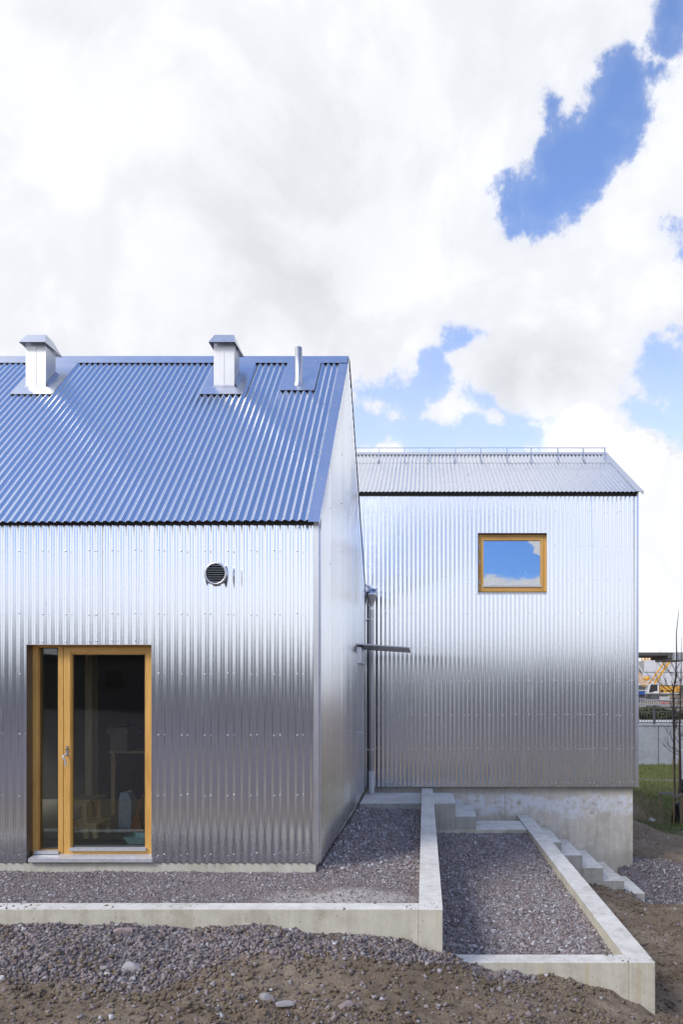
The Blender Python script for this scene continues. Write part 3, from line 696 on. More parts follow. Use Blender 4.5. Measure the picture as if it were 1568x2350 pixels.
# gable
gtop = lambda y: min(ZE + (y - Y1) * slope, ZR - (y - YR) * slope) - .03
GC = Y1 + .75; GJ = 1.257 * Y1
mb = MB(); Mg = lambda s, t, w_: (XG + .009 + w_, s, t)
DG0, DG1, DGT = 10.78, 11.92, 2.12
corr(mb, Mg, Y1 + .05, YR, lambda s: -.01, gtop, GC, GJ, M_alu, 16, 6, 5)
corr(mb, Mg, YR, DG0, lambda s: -.01, gtop, GC, GJ, M_alu, 16, 6, 5)
corr(mb, Mg, DG0, DG1, lambda s: DGT, gtop, GC, GJ, M_alu, 8, 6, 5)
corr(mb, Mg, DG1, YB, lambda s: -.01, gtop, GC, GJ, M_alu, 16, 6, 5)
for i in range(-1, 5):
    yy = GJ + i * SHEET * P
    if yy < Y1 or yy > YB: continue
    z_ = .42 + (.13 * (i % 3))
    while z_ < gtop(yy) - .08:
        if not (DG0 < yy < DG1 and z_ < DGT): dome(mb, (XG + .019, yy + random.uniform(-.01, .01), z_), (1, 0, 0), m=M_galv)
        z_ += .6
mb.build('wall', H1)
mb = MB()      # plain walls; unseen opening in the left one added to light the room
mb.box(XL, XG - .02, YB, YB + .03, -.3, ZE, M_alu)
mb.box(XL - .03, XL, Y1, 7.25, -.3, ZE, M_alu); mb.box(XL - .03, XL, 10.5, YB, -.3, ZE, M_alu); mb.box(XL - .03, XL, 7.25, 10.5, -.3, .3, M_alu); mb.box(XL - .03, XL, 7.25, 10.5, 2.55, ZE, M_alu); mb.poly([(XL, Y1, ZE), (XL, YB, ZE), (XL, YR, ZR)], [(0, 1, 2)], M_alu); mb.build('wall', H1)
mb = MB()      # corner flashing
mb.box(XG - .045, XG + .001, Y1 - .012, Y1 - .0095, -.005, ZE, M_flat); mb.box(XG + .001, XG + .0035, Y1 - .012, Y1 + .052, -.005, ZE + .01, M_flat)
mb.box(XG + .0022, XG + .020, Y1 + .049, Y1 + .0515, -.005, ZE, M_flat); mb.build('corner_trim', H1)
mb = MB(); mb.box(XL, XG - .03, Y1 + .006, Y1 + .2, -.4, -.004, M_plinth); mb.box(XG - .2, XG - .035, Y1 + .2, YB, -.4, .05, M_plinth); mb.build('foundation', H1)

# roof
def roofpt(a, w_, z_e=ZE, side=0):
    """a = plan distance up the near slope from the wall face"""
    n = Vector((0, -slope, 1)).normalized()
    return (Y1 + a + n.y * w_, ZE + .035 + a * slope + n.z * w_)
def Mr(s, t, w_):
    y, z = roofpt(t, w_); return (s, y, z)
eave = lambda s: -.075 - .022 * max(0, min(1, (XG - s) / 3.2))
AR = YR - Y1; CRR = X(690, 6.88)
rf = MB(); corr(rf, Mr, XL - .05, XG - .01, eave, lambda s: AR - .02, CRR, X(700, 6.9), M_roof, 14, 8, 11)
sp_ = screw_positions(-5.9, XG - .08, CRR, X(700, 6.9))
nrm = Vector((0, -slope, 1)).normalized()
for i, a in enumerate((.03, .42, .82, 1.21, 1.60, 1.99, 2.33)):
    for s in sp_:
        s_ = s; y, z = roofpt(a + random.uniform(-.012, .012), AMP + .001)
        inpl = any(l - .01 < s_ < r_ + .01 and y > yb - .02 for l, r_, yb in ((-5.16, -4.637, 8.785), (-2.805, -2.256, 8.785), (-1.833, -1.385, 8.862)))
        if not inpl: dome(rf, (s_, y, z), nrm)
rf = rf.build('roof', H1)
mb = MB()      # dark strip painted in as eaves shade, dark underside, and far slope
def strip(mb, x0, x1, a0, a1, w_, th, m):
    v = []
    for ww in (w_ - th, w_):
        for s, a in ((x0, a0), (x1, a0), (x1, a1), (x0, a1)): v.append(Mr(s, a, ww))
    mb.hexa(v, m)
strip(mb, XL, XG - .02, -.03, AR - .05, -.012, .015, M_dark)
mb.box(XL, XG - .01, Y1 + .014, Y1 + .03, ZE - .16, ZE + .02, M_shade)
mb.build('underlay_eaves_shade', H1)
mb = MB(); n2_ = Vector((0, slope, 1)).normalized()
def Mrb(s, t, w_): return (s, YB + .03 - t + n2_.y * w_, gtop(YB) + .06 + t * slope + n2_.z * w_)
corr(mb, lambda s, t, w_: Mrb(-s, t, w_), -(XG + .03), -XL, lambda s: -.05, lambda s: YB - YR, 0, 0, M_roof, 2, 6)
mb.build('roof', H1)
mb = MB(); strip(mb, XL, XG + .012, AR - .14, AR + .012, .013, .0025, M_flat)
y_, z_ = roofpt(AR + .012, .013)
mb.poly([(XL, y_, z_), (XG + .012, y_, z_), (XG + .012, y_ + .15, z_ - .15 * slope), (XL, y_ + .15, z_ - .15 * slope)], [(0, 1, 2, 3)], M_flat)
for s in np.arange(-5.9, XG, .153): 
    y, z = roofpt(AR - .115, .014); dome(mb, (s, y, z), nrm, .008, .006)
mb.build('ridge_cap', rf)
mb = MB()      # verge flashing along the gable: flat strip and turned-down edge
strip(mb, XG - .085, XG + .020, -.105, AR - .16, .0122, .0022, M_flat)
for a0, a1 in ((-.105, 1.62), (1.60, AR + .01)):
    v = []
    e = .0012 * (a0 > 0)
    for ww in (-.030, .0122):
        for s, a in ((XG + .020 + e, a0), (XG + .0235 + e, a0), (XG + .0235 + e, a1), (XG + .020 + e, a1)): v.append(Mr(s, a, ww))
    mb.hexa(v, M_flat)
for a in (.05, .42, .82, 1.21, 1.60, 1.99, 2.33):
    y, z = roofpt(a + .02, .0125); dome(mb, (XG - .03, y, z), nrm, .008, .006)
v = [Mr(XG + .018, AR, .012), (XG + .018, YB + .06, gtop(YB) + .03), (XG + .018, YB + .06, gtop(YB) - .02), (XG + .018, YR, ZR - .055)]
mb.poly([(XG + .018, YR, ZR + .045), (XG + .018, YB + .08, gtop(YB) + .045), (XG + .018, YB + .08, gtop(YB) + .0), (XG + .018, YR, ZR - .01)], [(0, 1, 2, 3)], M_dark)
mb.build('verge_trim', rf)

def flashing(x0, x1, yb, parent):
    a0 = yb - Y1; mb = MB(); strip(mb, x0, x1, a0, AR - .10, .0125, .002, M_flat)
    v = []
    n = max(3, int((x1 - x0) / .13))
    for i in range(n + 1): y, z = roofpt(a0 + .018, .0128); dome(mb, (x0 + .02 + (x1 - x0 - .04) * i / n, y, z), nrm, .008, .006)
    for a in (a0 + .15, a0 + .32, a0 + .5):
        y, z = roofpt(a, .0128); dome(mb, (x0 + .03, y, z), nrm, .008, .006); dome(mb, (x1 - .03, y, z), nrm, .008, .006)
    mb.build('flashing', parent)
def chimney(x0, x1, seam):
    y0, y1 = 8.93, 9.165; zt = 6.10
    zb0 = ZE + .035 + (y0 - Y1) * slope; zb1 = ZE + .035 + (y1 - Y1) * slope
    mb = MB(); f = .018
    mb.hexa([(x0, y0, zb0 - .05), (x1, y0, zb0 - .05), (x1, y1, zb1 - .05), (x0, y1, zb1 - .05), (x0, y0, zt), (x1, y0, zt), (x1, y1, zt), (x0, y1, zt)], M_chim)
    mb.box(seam - .004, seam + .004, y0 - .004, y0 + .001, zb0 + .01, zt - .02, M_chim)
    # soldered foot splaying onto the flashing
    e = .03
    mb.poly([(x0 - .004, y0 - .002, zb0 + .03), (x1 + .004, y0 - .002, zb0 + .03), (x1 + .012, y0 - e, zb0 + .016 - e * slope + .004), (x0 - .012, y0 - e, zb0 + .016 - e * slope + .004)], [(0, 3, 2, 1)], M_chim)
    mb.poly([(x1 + .002, y0 - .001, zb0 + .06), (x1 + .002, y1, zb1 + .06), (x1 + .05, y1, zb1 + .018), (x1 + .05, y0 - .02, zb0 + .016 - .02 * slope)], [(0, 3, 2, 1)], M_chim)
    c = mb.build('chimney', H1)
    mb = MB(); o = .045; q = .012; ze, zt2 = 6.075, 6.215
    A = [(x0 - o, y0 - .07), (x1 + .025, y0 - .07), (x1 + .04, y1 + .09), (x0 - o, y1 + .09)]; B = [(x0 - .002, y0 + .03), (x1 - .012, y0 + .03), (x1 - .02, y1 - .02), (x0 - .002, y1 - .02)]
    v = [(x, y, ze) for x, y in A] + [(x, y, zt2) for x, y in B]
    mb.poly(v, [(0, 1, 5, 4), (1, 2, 6, 5), (2, 3, 7, 6), (3, 0, 4, 7), (4, 5, 6, 7)], M_chim)
    v2 = [(x, y, ze - .003) for x, y in A] + [(x, y, zt2 - .006) for x, y in B]
    mb.poly(v2, [(4, 5, 1, 0), (5, 6, 2, 1), (6, 7, 3, 2), (7, 4, 0, 3)], M_galv)
    mb.build('chimney_cap', c)
    return c
c = chimney(X(58.4, 8.93), X(104.8, 8.93), X(81.5, 8.93)); flashing(-5.16, -4.637, 8.785, c); c['label'] = 'sheet metal chimney near the left edge of the roof'
c = chimney(X(490.6, 8.93), X(537.8, 8.93), X(514, 8.93)); flashing(-2.805, -2.256, 8.785, c); c['label'] = 'sheet metal chimney in the middle of the roof'
mb = MB(); xp = X(685.5, 9.01); zb = ZE + (9.01 - Y1) * slope
mb.lathe((xp, 9.01, 0), [(.075, zb - .02), (.052, zb + .045), (.046, zb + .09), (.046, 6.075), (.042, 6.075), (.042, 5.9)], M_chim, 24)
c = mb.build('flue_pipe', H1); flashing(-1.833, -1.385, 8.862, c)

# pine door with side light
YD = 7.045
dr = MB(); 
def rail(mb, pa, pb, ya, yb, za, zb, m): mb.box(X(pa, ya), X(pb, ya), ya, yb, Z(zb, ya), Z(za, ya), m)
fr = MB(); yf = YD
rail(fr, 73.2, 85.8, yf, yf + .09, 1481, 1965, M_woodv); rail(fr, 132.7, 144.6, yf - .004, yf + .09, 1481, 1963, M_woodv)
fr.box(X(85.8, yf), X(132.7, yf), yf, yf + .09, Z(1485.5, yf), Z(1479.5, yf) + .002, M_woodh)
fr.box(X(73.2, yf), X(351, yf) + .03, yf + .003, yf + .1, Z(1484.2, yf), DT + .03, M_woodh)
fr.box(X(349.5, yf), X(356, yf), yf, yf + .09, Z(1966, yf), Z(1484, yf), M_woodv)
fr.box(X(86, yf), X(132.7, yf), yf + .01, yf + .09, Z(1963, yf), Z(1950, yf), M_woodh)
door_frame = fr.build('door_frame', H1, bevel=.003)
# leaf
yl = YD - .008; lf = MB()
rail(lf, 145.6, 161.0, yl, yl + .07, 1484.6, 1963.2, M_woodv); rail(lf, 335.0, 349.2, yl, yl + .07, 1484.6, 1963.2, M_woodv)
rail(lf, 161.0, 335.0, yl + .0015, yl + .07, 1484.6, 1499.0, M_woodh); rail(lf, 161.0, 335.0, yl + .0015, yl + .07, 1950.5, 1963.2, M_woodh)
leaf = lf.build('door_leaf', H1, bevel=.003)
bd = MB(); rail(bd, 161.0, 164.6, yl + .012, yl + .05, 1499, 1950, M_woodv); rail(bd, 332.6, 335.0, yl + .012, yl + .05, 1499, 1950, M_woodv)
rail(bd, 164.6, 332.6, yl + .013, yl + .05, 1499, 1501.4, M_woodh); bd.build('glazing_bead', leaf)
bd = MB(); rail(bd, 164.6, 166.2, yl + .026, yl + .05, 1501.4, 1946, M_rubber); rail(bd, 331.6, 332.6, yl + .026, yl + .05, 1501.4, 1946, M_rubber); rail(bd, 166.2, 331.6, yl + .026, yl + .05, 1501.4, 1502.8, M_rubber); bd.build('seal', leaf)
g = MB(); g.box(X(162, yl), X(334, yl), yl + .034, yl + .046, Z(1950, yl), Z(1500, yl), M_glass); g.build('glass_pane', leaf)
g = MB(); g.box(X(161.8, yl), X(336.4, yl), yl - .028, yl + .03, Z(1950.8, yl), Z(1944.2, yl), M_sill); g.build('drip_sill', leaf)
g = MB(); g.box(X(85, yf), X(133.5, yf), yf + .045, yf + .057, Z(1952, yf), Z(1484, yf), M_glass); g.build('glass_pane', door_frame)
g = MB(); rail(g, 85.8, 87.6, yf + .03, yf + .05, 1485.5, 1948, M_rubber); rail(g, 131.4, 132.7, yf + .03, yf + .05, 1485.5, 1948, M_rubber); rail(g, 87.6, 131.4, yf + .03, yf + .05, 1485.5, 1487.5, M_rubber); g.build('seal', door_frame)
g = MB(); g.box(X(81, yf), X(136, yf), yf - .03, yf + .04, Z(1957.5, yf), Z(1950.3, yf), M_sill); g.build('drip_sill', door_frame)
# reveal and threshold
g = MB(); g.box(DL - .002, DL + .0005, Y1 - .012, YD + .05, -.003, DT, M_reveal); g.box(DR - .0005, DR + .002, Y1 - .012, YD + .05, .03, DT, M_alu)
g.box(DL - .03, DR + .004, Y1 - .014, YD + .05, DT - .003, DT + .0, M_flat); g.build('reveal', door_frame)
g = MB(); g.hexa([(X(68, Y1), Y1 - .035, Z(1979.5, 6.9)), (X(351.5, Y1), Y1 - .035, Z(1979.5, 6.9)), (X(351.5, Y1), YD + .03, Z(1979.5, 6.9)), (X(68, Y1), YD + .03, Z(1979.5, 6.9)),
                   (X(68, Y1), Y1 - .035, Z(1971, 6.9)), (X(351.5, Y1), Y1 - .035, Z(1971, 6.9)), (X(351.5, Y1), YD + .03, .075), (X(68, Y1), YD + .03, .075)], M_sill); g.build('threshold', door_frame, bevel=.002)
# handle, lock plate, hinges
hx = X(153.6, YD - .01); hb = MB()
def zc(py): return Z(py, 7.03)
hb.box(hx - .011, hx + .011, yl - .010, yl, zc(1733), zc(1711), M_galv); hb.lathe((hx, yl - .010, zc(1717.6)), [(.0095, 0), (.0095, -.012), (.0, -.012)], M_brass, 14, axis=1)
hb.tube([(hx, yl - .005, zc(1731)), (hx - .001, yl - .045, zc(1731.5)), (hx - .014, yl - .055, zc(1734)), (hx - .006, yl - .055, zc(1739)), (hx + .007, yl - .053, zc(1744)), (hx + .010, yl - .052, zc(1757))], [.009, .009, .011, .0095, .009, .0085], M_sill, 10)
hb.build('handle', leaf)
for zy0, zy1 in ((1513, 1530), (1711, 1730), (1917, 1935)):
    hg = MB(); hg.tube([(X(349.6, yl), yl - .006, Z(zy1, yl)), (X(349.6, yl), yl - .006, Z(zy0, yl))], .0075, M_galv, 10); hg.build('hinge', leaf)
# vent
vx, vz = X(497.2, Y1), Z(1317.1, Y1)
vt = MB(); vt.lathe((vx, Y1, vz), [(.113, -.0), (.114, -.036), (.110, -.042), (.096, -.044), (.092, -.040), (.092, -.012)], M_galv, 40, axis=1)
vent = vt.build('vent', H1)
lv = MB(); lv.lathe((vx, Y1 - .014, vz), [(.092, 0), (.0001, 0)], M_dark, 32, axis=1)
for i in range(-4, 4):
    zz = vz + (i + .5) * .0222; hw = math.sqrt(max(0, .0915 ** 2 - (zz - vz) ** 2))
    lv.hexa([(vx - hw, Y1 - .036, zz - .002), (vx + hw, Y1 - .036, zz - .002), (vx + hw, Y1 - .015, zz + .004), (vx - hw, Y1 - .015, zz + .004), (vx - hw, Y1 - .036, zz + .002), (vx + hw, Y1 - .036, zz + .002), (vx + hw, Y1 - .015, zz + .006), (vx - hw, Y1 - .015, zz + .006)], M_cgrey)
lv.build('louvre', vent)
# sheet metal door in the gable, canopy over it
g = MB(); g.box(XG - .03, XG + .004, DG0, DG1, .0, DGT + .01, M_flat); g.box(XG + .004, XG + .012, DG0, DG0 + .05, .0, DGT, M_flat); g.box(XG + .004, XG + .012, DG1 - .05, DG1, .0, DGT, M_flat)
gd = g.build('side_door', H1)
g = MB(); g.tube([(XG + .0, 11.0, 1.05), (XG + .05, 11.0, 1.05), (XG + .055, 11.12, 1.05)], .010, M_galv, 8); g.build('handle', gd)
g = MB(); g.box(XG + .012, XG + .075, DG0 + .05, DG1 - .1, 2.13, 2.37, M_flat); g.build('head_box', gd)
cn = MB(); cn.hexa([(XG, 10.70, 2.405), (-.235, 10.70, 2.352), (-.235, 11.88, 2.342), (XG, 11.88, 2.395), (XG, 10.70, 2.425), (-.245, 10.70, 2.366), (-.245, 11.88, 2.356), (XG, 11.88, 2.415)], M_galv)
cn.box(-.2345, -.231, 10.70, 11.88, 2.335, 2.372, M_galv); cn.build('canopy', H1)

# rooms behind the door
rm = MB(); ZF = .075
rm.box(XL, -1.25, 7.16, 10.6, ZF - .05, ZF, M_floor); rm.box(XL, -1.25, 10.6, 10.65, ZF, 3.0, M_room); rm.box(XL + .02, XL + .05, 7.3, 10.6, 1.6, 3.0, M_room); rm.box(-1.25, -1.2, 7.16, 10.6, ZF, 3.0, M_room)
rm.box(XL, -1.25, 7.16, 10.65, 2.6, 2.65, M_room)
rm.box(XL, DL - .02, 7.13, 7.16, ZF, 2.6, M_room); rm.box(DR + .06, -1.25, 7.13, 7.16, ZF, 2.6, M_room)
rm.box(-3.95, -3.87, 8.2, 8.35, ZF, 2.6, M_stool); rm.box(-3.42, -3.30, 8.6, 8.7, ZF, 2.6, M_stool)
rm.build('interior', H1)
H1room = H1
# things inside
def lx(cx): return (60 + cx / 2.473) / 1.5944
def ly(cy): return (2300 + cy / 2.473) / 1.5944
def px2(cx, Y): return X(lx(cx), Y)
def pz2(cy, Y): return Z(ly(cy), Y)
Yt = 7.75; st = thing('step_stool', (px2(680, Yt), Yt, ZF), 'two-step pine stool standing behind the glazed door', 'stool')
def tread(x0, x1, y0, y1, zt): mb = MB(); mb.box(x0, x1, y0, y1, zt - .022, zt, M_stool); mb.build('tread', st, bevel=.004)
xs0, xs1, xs2, xs3 = px2(470, Yt), px2(610, Yt), px2(640, Yt), px2(725, Yt)
zt1, zt2_ = pz2(1545, Yt), pz2(1755, Yt)
tread(xs0 - .02, xs2 + .03, Yt - .02, Yt + .36, zt1); tread(xs0, xs3 + .02, Yt - .02, Yt + .36, zt2_)
for yy in (Yt, Yt + .32):
    for xx, zz in ((xs0, zt1 - .022), (xs2 - .03, zt1 - .022), (xs3 - .03, zt2_ - .022)):
        mb = MB(); mb.bar((xx + .02, yy, ZF), (xx, yy, zz), .045, .025, M_stool, (0, 1, 0)); mb.build('leg', st)
    mb = MB(); mb.box(xs0, xs3, yy - .013, yy + .013, zt2_ - .065, zt2_ - .024, M_stool); mb.build('side_rail', st)
    mb = MB(); mb.box(xs0, xs2, yy - .013, yy + .013, zt1 - .065, zt1 - .024, M_stool); mb.build('side_rail', st)
Yt = 8.3; mb = MB(); xa, xb = px2(918, Yt), px2(1040, Yt); zb_ = ZF; zt_ = pz2(1485, Yt)
mb.hexa([(xa, Yt, zb_), (xb - .01, Yt, zb_), (xb - .01, Yt + .16, zb_), (xa, Yt + .16, zb_), (xa + .004, Yt, zb_ + .32), (xb, Yt, zb_ + .32), (xb, Yt + .16, zb_ + .32), (xa + .004, Yt + .16, zb_ + .32)], M_white)
mb.hexa([(xa + .004, Yt, zb_ + .3201), (xb, Yt, zb_ + .3201), (xb, Yt + .16, zb_ + .3201), (xa + .004, Yt + .16, zb_ + .3201), (xa + .02, Yt + .01, zt_), (xb - .05, Yt + .01, zt_), (xb - .05, Yt + .15, zt_), (xa + .02, Yt + .15, zt_)], M_white)
mb.lathe((xb - .05, Yt + .08, zt_), [(.02, 0), (.02, .02), (0, .02)], M_cwhite, 12)
tag(mb.build('canister', bevel=.01), 'tall white plastic canister on the floor behind the glazed door', 'canister')
Yt = 7.45; xa, xb = px2(990, Yt), px2(990, Yt) + .33; zt_ = pz2(1885, Yt); mb = MB(); prof = []
A = [(xa, Yt), (xb, Yt), (xb, Yt + .24), (xa, Yt + .24)]; 
def ring(o, z): return [(xa - o, Yt - o, z), (xb + o, Yt - o, z), (xb + o, Yt + .24 + o, z), (xa - o, Yt + .24 + o, z)]
lev = [ring(-.012, ZF), ring(.012, zt_ - .012), ring(.022, zt_ - .012), ring(.024, zt_), ring(.008, zt_), ring(-.014, ZF + .01)]
vv = [p for l in lev for p in l]; mb.poly(vv, [[i * 4 + k, i * 4 + (k + 1) % 4, (i + 1) * 4 + (k + 1) % 4, (i + 1) * 4 + k] for i in range(5) for k in range(4)] + [[20, 21, 22, 23]], M_mint)
tag(mb.build('basin', bevel=.006), 'mint green plastic basin on the floor just inside the glazed door', 'basin')
Yt = 9.3; sh = thing('shelf', (px2(1080, Yt), Yt, ZF), 'wooden shelf bench against the wall inside, carrying a box', 'shelf')
mb = MB(); zt_ = pz2(1105, Yt); mb.box(px2(835, Yt), -1.3, Yt, Yt + .45, zt_ - .03, zt_, M_stool); mb.build('shelf_board', sh)
for xx in (px2(850, Yt), -1.5):
    mb = MB(); mb.box(xx, xx + .05, Yt + .02, Yt + .07, ZF, zt_ - .03, M_stool); mb.build('leg', sh)
mb = MB(); mb.box(px2(842, Yt), px2(995, Yt), Yt + .02, Yt + .35, zt_, pz2(895, Yt), M_card); tag(mb.build('cardboard_box', bevel=.004), 'pale cardboard box on the shelf behind the glazed door', 'box')
mb = MB(); xa, xb = px2(815, Yt), px2(1040, Yt); z0_ = pz2(893, Yt); cs = np.linspace(0, 1, 12); vv = []
for j in range(5):
    for u in cs: vv.append((xa + (xb - xa) * u, Yt - .01 + j * .09, z0_ + .012 + .03 * abs(float(fbm(u * 5, j * .7, 3, 2))) * 2 - (.22 * max(0, .12 - u) * 4) - (.10 if u == 1 else 0)))
mb.poly(vv, [(j * 12 + i, j * 12 + i + 1, (j + 1) * 12 + i + 1, (j + 1) * 12 + i) for j in range(4) for i in range(11)], M_white, True); tag(mb.build('cloth'), 'crumpled white cloth thrown over the pale cardboard box', 'cloth')
Yt = 8.2; br = thing('broom', (px2(1090, Yt), Yt, ZF), 'orange-handled broom leaning at the right edge of the door glass', 'broom')
mb = MB(); mb.tube([(px2(1090, Yt), Yt, ZF + .18), (px2(1150, Yt), Yt + .25, pz2(1300, Yt))], .012, M_orange, 8); mb.build('shaft', br)
mb = MB(); mb.hexa([(px2(1055, Yt) - .03, Yt - .02, ZF), (px2(1120, Yt) + .03, Yt - .02, ZF), (px2(1120, Yt) + .03, Yt + .03, ZF), (px2(1055, Yt) - .03, Yt + .03, ZF),
                    (px2(1075, Yt), Yt - .015, ZF + .2), (px2(1110, Yt), Yt - .015, ZF + .2), (px2(1110, Yt), Yt + .02, ZF + .2), (px2(1075, Yt), Yt + .02, ZF + .2)], M_orange); mb.build('head', br)

# ================================================================== FAR HOUSE
H2 = thing('house', (0, 14.8, 0), 'far house clad in corrugated aluminium on a tall concrete foundation, with one pine window', 'house')
Y2 = 12.40; X2 = 3.755; X2L = -6.0; ZB2 = .018; ZE2 = 5.215; YR2 = 14.78; ZR2 = 6.665; YB2 = 17.16
CR2 = X(1215, Y2); JO2 = CR2 + .3 * P
WL, WR, WB, WT = X(1097.2, Y2), X(1255.6, Y2), Z(1359.5, Y2), Z(1223, Y2)
sl2 = (ZR2 - ZE2) / (YR2 - Y2)
mb = MB(); Mf2 = lambda s, t, w_: (s, Y2 - w_, t)
corr(mb, Mf2, X2L, WL, lambda s: ZB2, lambda s: ZE2 - .095, CR2, JO2, M_alu, 16, 8, 21)
corr(mb, Mf2, WL, WR, lambda s: ZB2, lambda s: WB, CR2, JO2, M_alu, 10, 8, 21)
corr(mb, Mf2, WL, WR, lambda s: WT, lambda s: ZE2 - .095, CR2, JO2, M_alu, 6, 8, 21)
corr(mb, Mf2, WR, X2 - .012, lambda s: ZB2, lambda s: ZE2 - .095, CR2, JO2, M_alu, 16, 8, 21)
for zr in [ZE2 - .15] + [4.845 - .5935 * k for k in range(9)]:
    for s in screw_positions(-1.1, X2 - .04, CR2, JO2):
        if WL - .02 < s < WR + .02 and WB - .02 < zr < WT + .02: continue
        if zr < .05: zr = .075
        dome(mb, (s, Y2 - AMP - .001, zr + random.uniform(-.012, .012)), (0, -1, 0), .010, .008)
for s in screw_positions(WL, WR, CR2, JO2):
    dome(mb, (s, Y2 - AMP - .001, WT + .045), (0, -1, 0), .010, .008); dome(mb, (s, Y2 - AMP - .001, WB - .06), (0, -1, 0), .010, .008)
mb.build('wall', H2)
mb = MB(); gt2 = lambda y: min(ZE2 + (y - Y2) * sl2, ZR2 - (y - YR2) * sl2)
corr(mb, lambda s, t, w_: (X2 + .006 + w_, s, t), Y2 + .04, YB2, lambda s: ZB2, gt2, Y2, Y2, M_alu, 12, 6, 25)
mb.box(X2L, X2 - .02, YB2, YB2 + .03, ZB2, ZE2, M_alu); mb.box(X2L - .03, X2L, Y2, YB2, ZB2, ZE2, M_alu); mb.build('wall', H2)
mb = MB(); mb.box(X2 - .03, X2 + .001, Y2 - .0125, Y2 - .010, ZB2 - .003, ZE2, M_flat); mb.box(X2 + .001, X2 + .0035, Y2 - .0125, Y2 + .045, ZB2 - .003, ZE2, M_flat); mb.build('corner_trim', H2)
mb = MB(); mb.box(X2L, X(1453, 12.46), 12.46, YB2 - .05, -1.95, ZB2 + .05, M_base); 
for tx, tz_ in ((2.86, -.33), (2.90, -.52), (2.86, -.98), (2.02, -.60), (1.30, -.40), (3.4, -.45)): mb.lathe((tx, 12.459, tz_), [(.022, .002), (.020, -.002), (.010, .004), (0, .004)], M_plinth, 14, axis=1)
mb.build('foundation', H2)
n22 = Vector((0, -sl2, 1)).normalized()
def Mr2(s, t, w_): return (s, Y2 + t + n22.y * w_, ZE2 + .02 + t * sl2 + n22.z * w_)
AR2 = YR2 - Y2
mb = MB(); CRR2 = X(900, 12.3)
corr(mb, Mr2, X2L, X2 + .03, lambda s: -.10, lambda s: AR2 - .62, CRR2, CRR2 + .02, M_roof, 5, 8, 31)
corr(mb, lambda s, t, w_: Mr2(s, t, w_ + .0035 + .004 * (AR2 - t < .7) * 0), X2L, X2 + .03, lambda s: AR2 - .74, lambda s: AR2 - .02, CRR2, CRR2 + .02, M_roof, 3, 8, 35)
for i, a in enumerate((.03, .42, .82, 1.22, 1.62, 2.0, 2.25)):
    for s in screw_positions(-1.6, X2 - .02, CRR2, CRR2 + .02): dome(mb, Mr2(s, a + random.uniform(-.01, .01), AMP + (.005 if a > 1.6 else .001)), n22, .010, .008)
rf2 = mb.build('roof', H2)
mb = MB(); mb.box(X2L, X2 - .01, Y2 + .014, Y2 + .03, ZE2 - .16, ZE2 + .0, M_shade); mb.poly([Mr2(X2L, -.05, -.02), Mr2(X2 + .02, -.05, -.02), Mr2(X2 + .02, AR2, -.02), Mr2(X2L, AR2, -.02)], [(0, 1, 2, 3)], M_dark)  # dark strip imitating eaves shade above the wall sheets, then the underside
mb.poly([(X2L, YB2 + .1, ZE2 - .02), (X2 + .04, YB2 + .1, ZE2 - .02), (X2 + .04, YR2, ZR2 + .03), (X2L, YR2, ZR2 + .03)], [(0, 1, 2, 3)], M_roof); mb.build('underlay_eaves_shade', H2)
def strip2(mb, x0, x1, a0, a1, w_, th, m):
    v = []
    for ww in (w_ - th, w_):
        for s, a in ((x0, a0), (x1, a0), (x1, a1), (x0, a1)): v.append(Mr2(s, a, ww))
    mb.hexa(v, m)
mb = MB(); strip2(mb, X2L, X2 + .045, AR2 - .16, AR2 + .012, .0165, .0025, M_flat); mb.build('ridge_cap', rf2)
mb = MB(); strip2(mb, X2 - .07, X2 + .055, -.125, AR2 - .165, .0155, .0022, M_flat)
v = []
for ww in (-.05, .0155):
    for s, a in ((X2 + .055, -.125), (X2 + .058, -.125), (X2 + .058, AR2), (X2 + .055, AR2)): v.append(Mr2(s, a, ww))
mb.hexa(v, M_flat); mb.build('verge_trim', rf2)
# safety rail along the ridge
yr_ = 14.25; ar_ = yr_ - Y2; zr_ = Z(1027.5, yr_)
sr = MB(); sr.tube([(X2L, yr_, zr_), (X(1392, yr_), yr_, zr_)], .008, M_galv, 8); sr = sr.build('safety_rail', H2)
for pxb in (870.5, 929, 985.6, 1045.6, 1103.9, 1164, 1219.5, 1281, 1339, 1388.7):
    xb_ = X(pxb, yr_); mb = MB(); p0 = Mr2(xb_, ar_ - .16, .016); p1 = Mr2(xb_, ar_ + .10, .016)
    mb.bar(p0, p1, .020, .006, M_galv); mb.bar(Mr2(xb_, ar_ - .10, .02), (xb_, yr_ - .01, zr_ - .01), .012, .006, M_galv); mb.bar(Mr2(xb_, ar_ + .06, .02), (xb_, yr_ + .012, zr_), .010, .006, M_galv)
    mb.build('bracket', sr)
# window
yw = 12.455; wf_ = MB()
def box2(mb, a, b, c, d, y0, y1, m): mb.box(X(a, y0), X(b, y0), y0, y1, Z(d, y0), Z(c, y0), m)
box2(wf_, 1099, 1104.5, 1226.5, 1357, yw, yw + .1, M_woodv); box2(wf_, 1249.5, 1254.5, 1226.5, 1357, yw, yw + .1, M_woodv)
box2(wf_, 1104.5, 1249.5, 1226.5, 1230, yw, yw + .1, M_woodh); box2(wf_, 1104.5, 1249.5, 1354, 1357, yw, yw + .1, M_woodh)
win = wf_.build('window', H2, bevel=.003)
sa = MB(); ys = yw - .006
box2(sa, 1105, 1110.3, 1230.6, 1353.4, ys, ys + .07, M_woodv); box2(sa, 1241.5, 1249.0, 1230.6, 1353.4, ys, ys + .07, M_woodv)
box2(sa, 1110.3, 1241.5, 1230.6, 1239.5, ys + .002, ys + .07, M_woodh); box2(sa, 1110.3, 1241.5, 1345.5, 1353.4, ys + .002, ys + .07, M_woodh); sa.build('sash', win, bevel=.003)
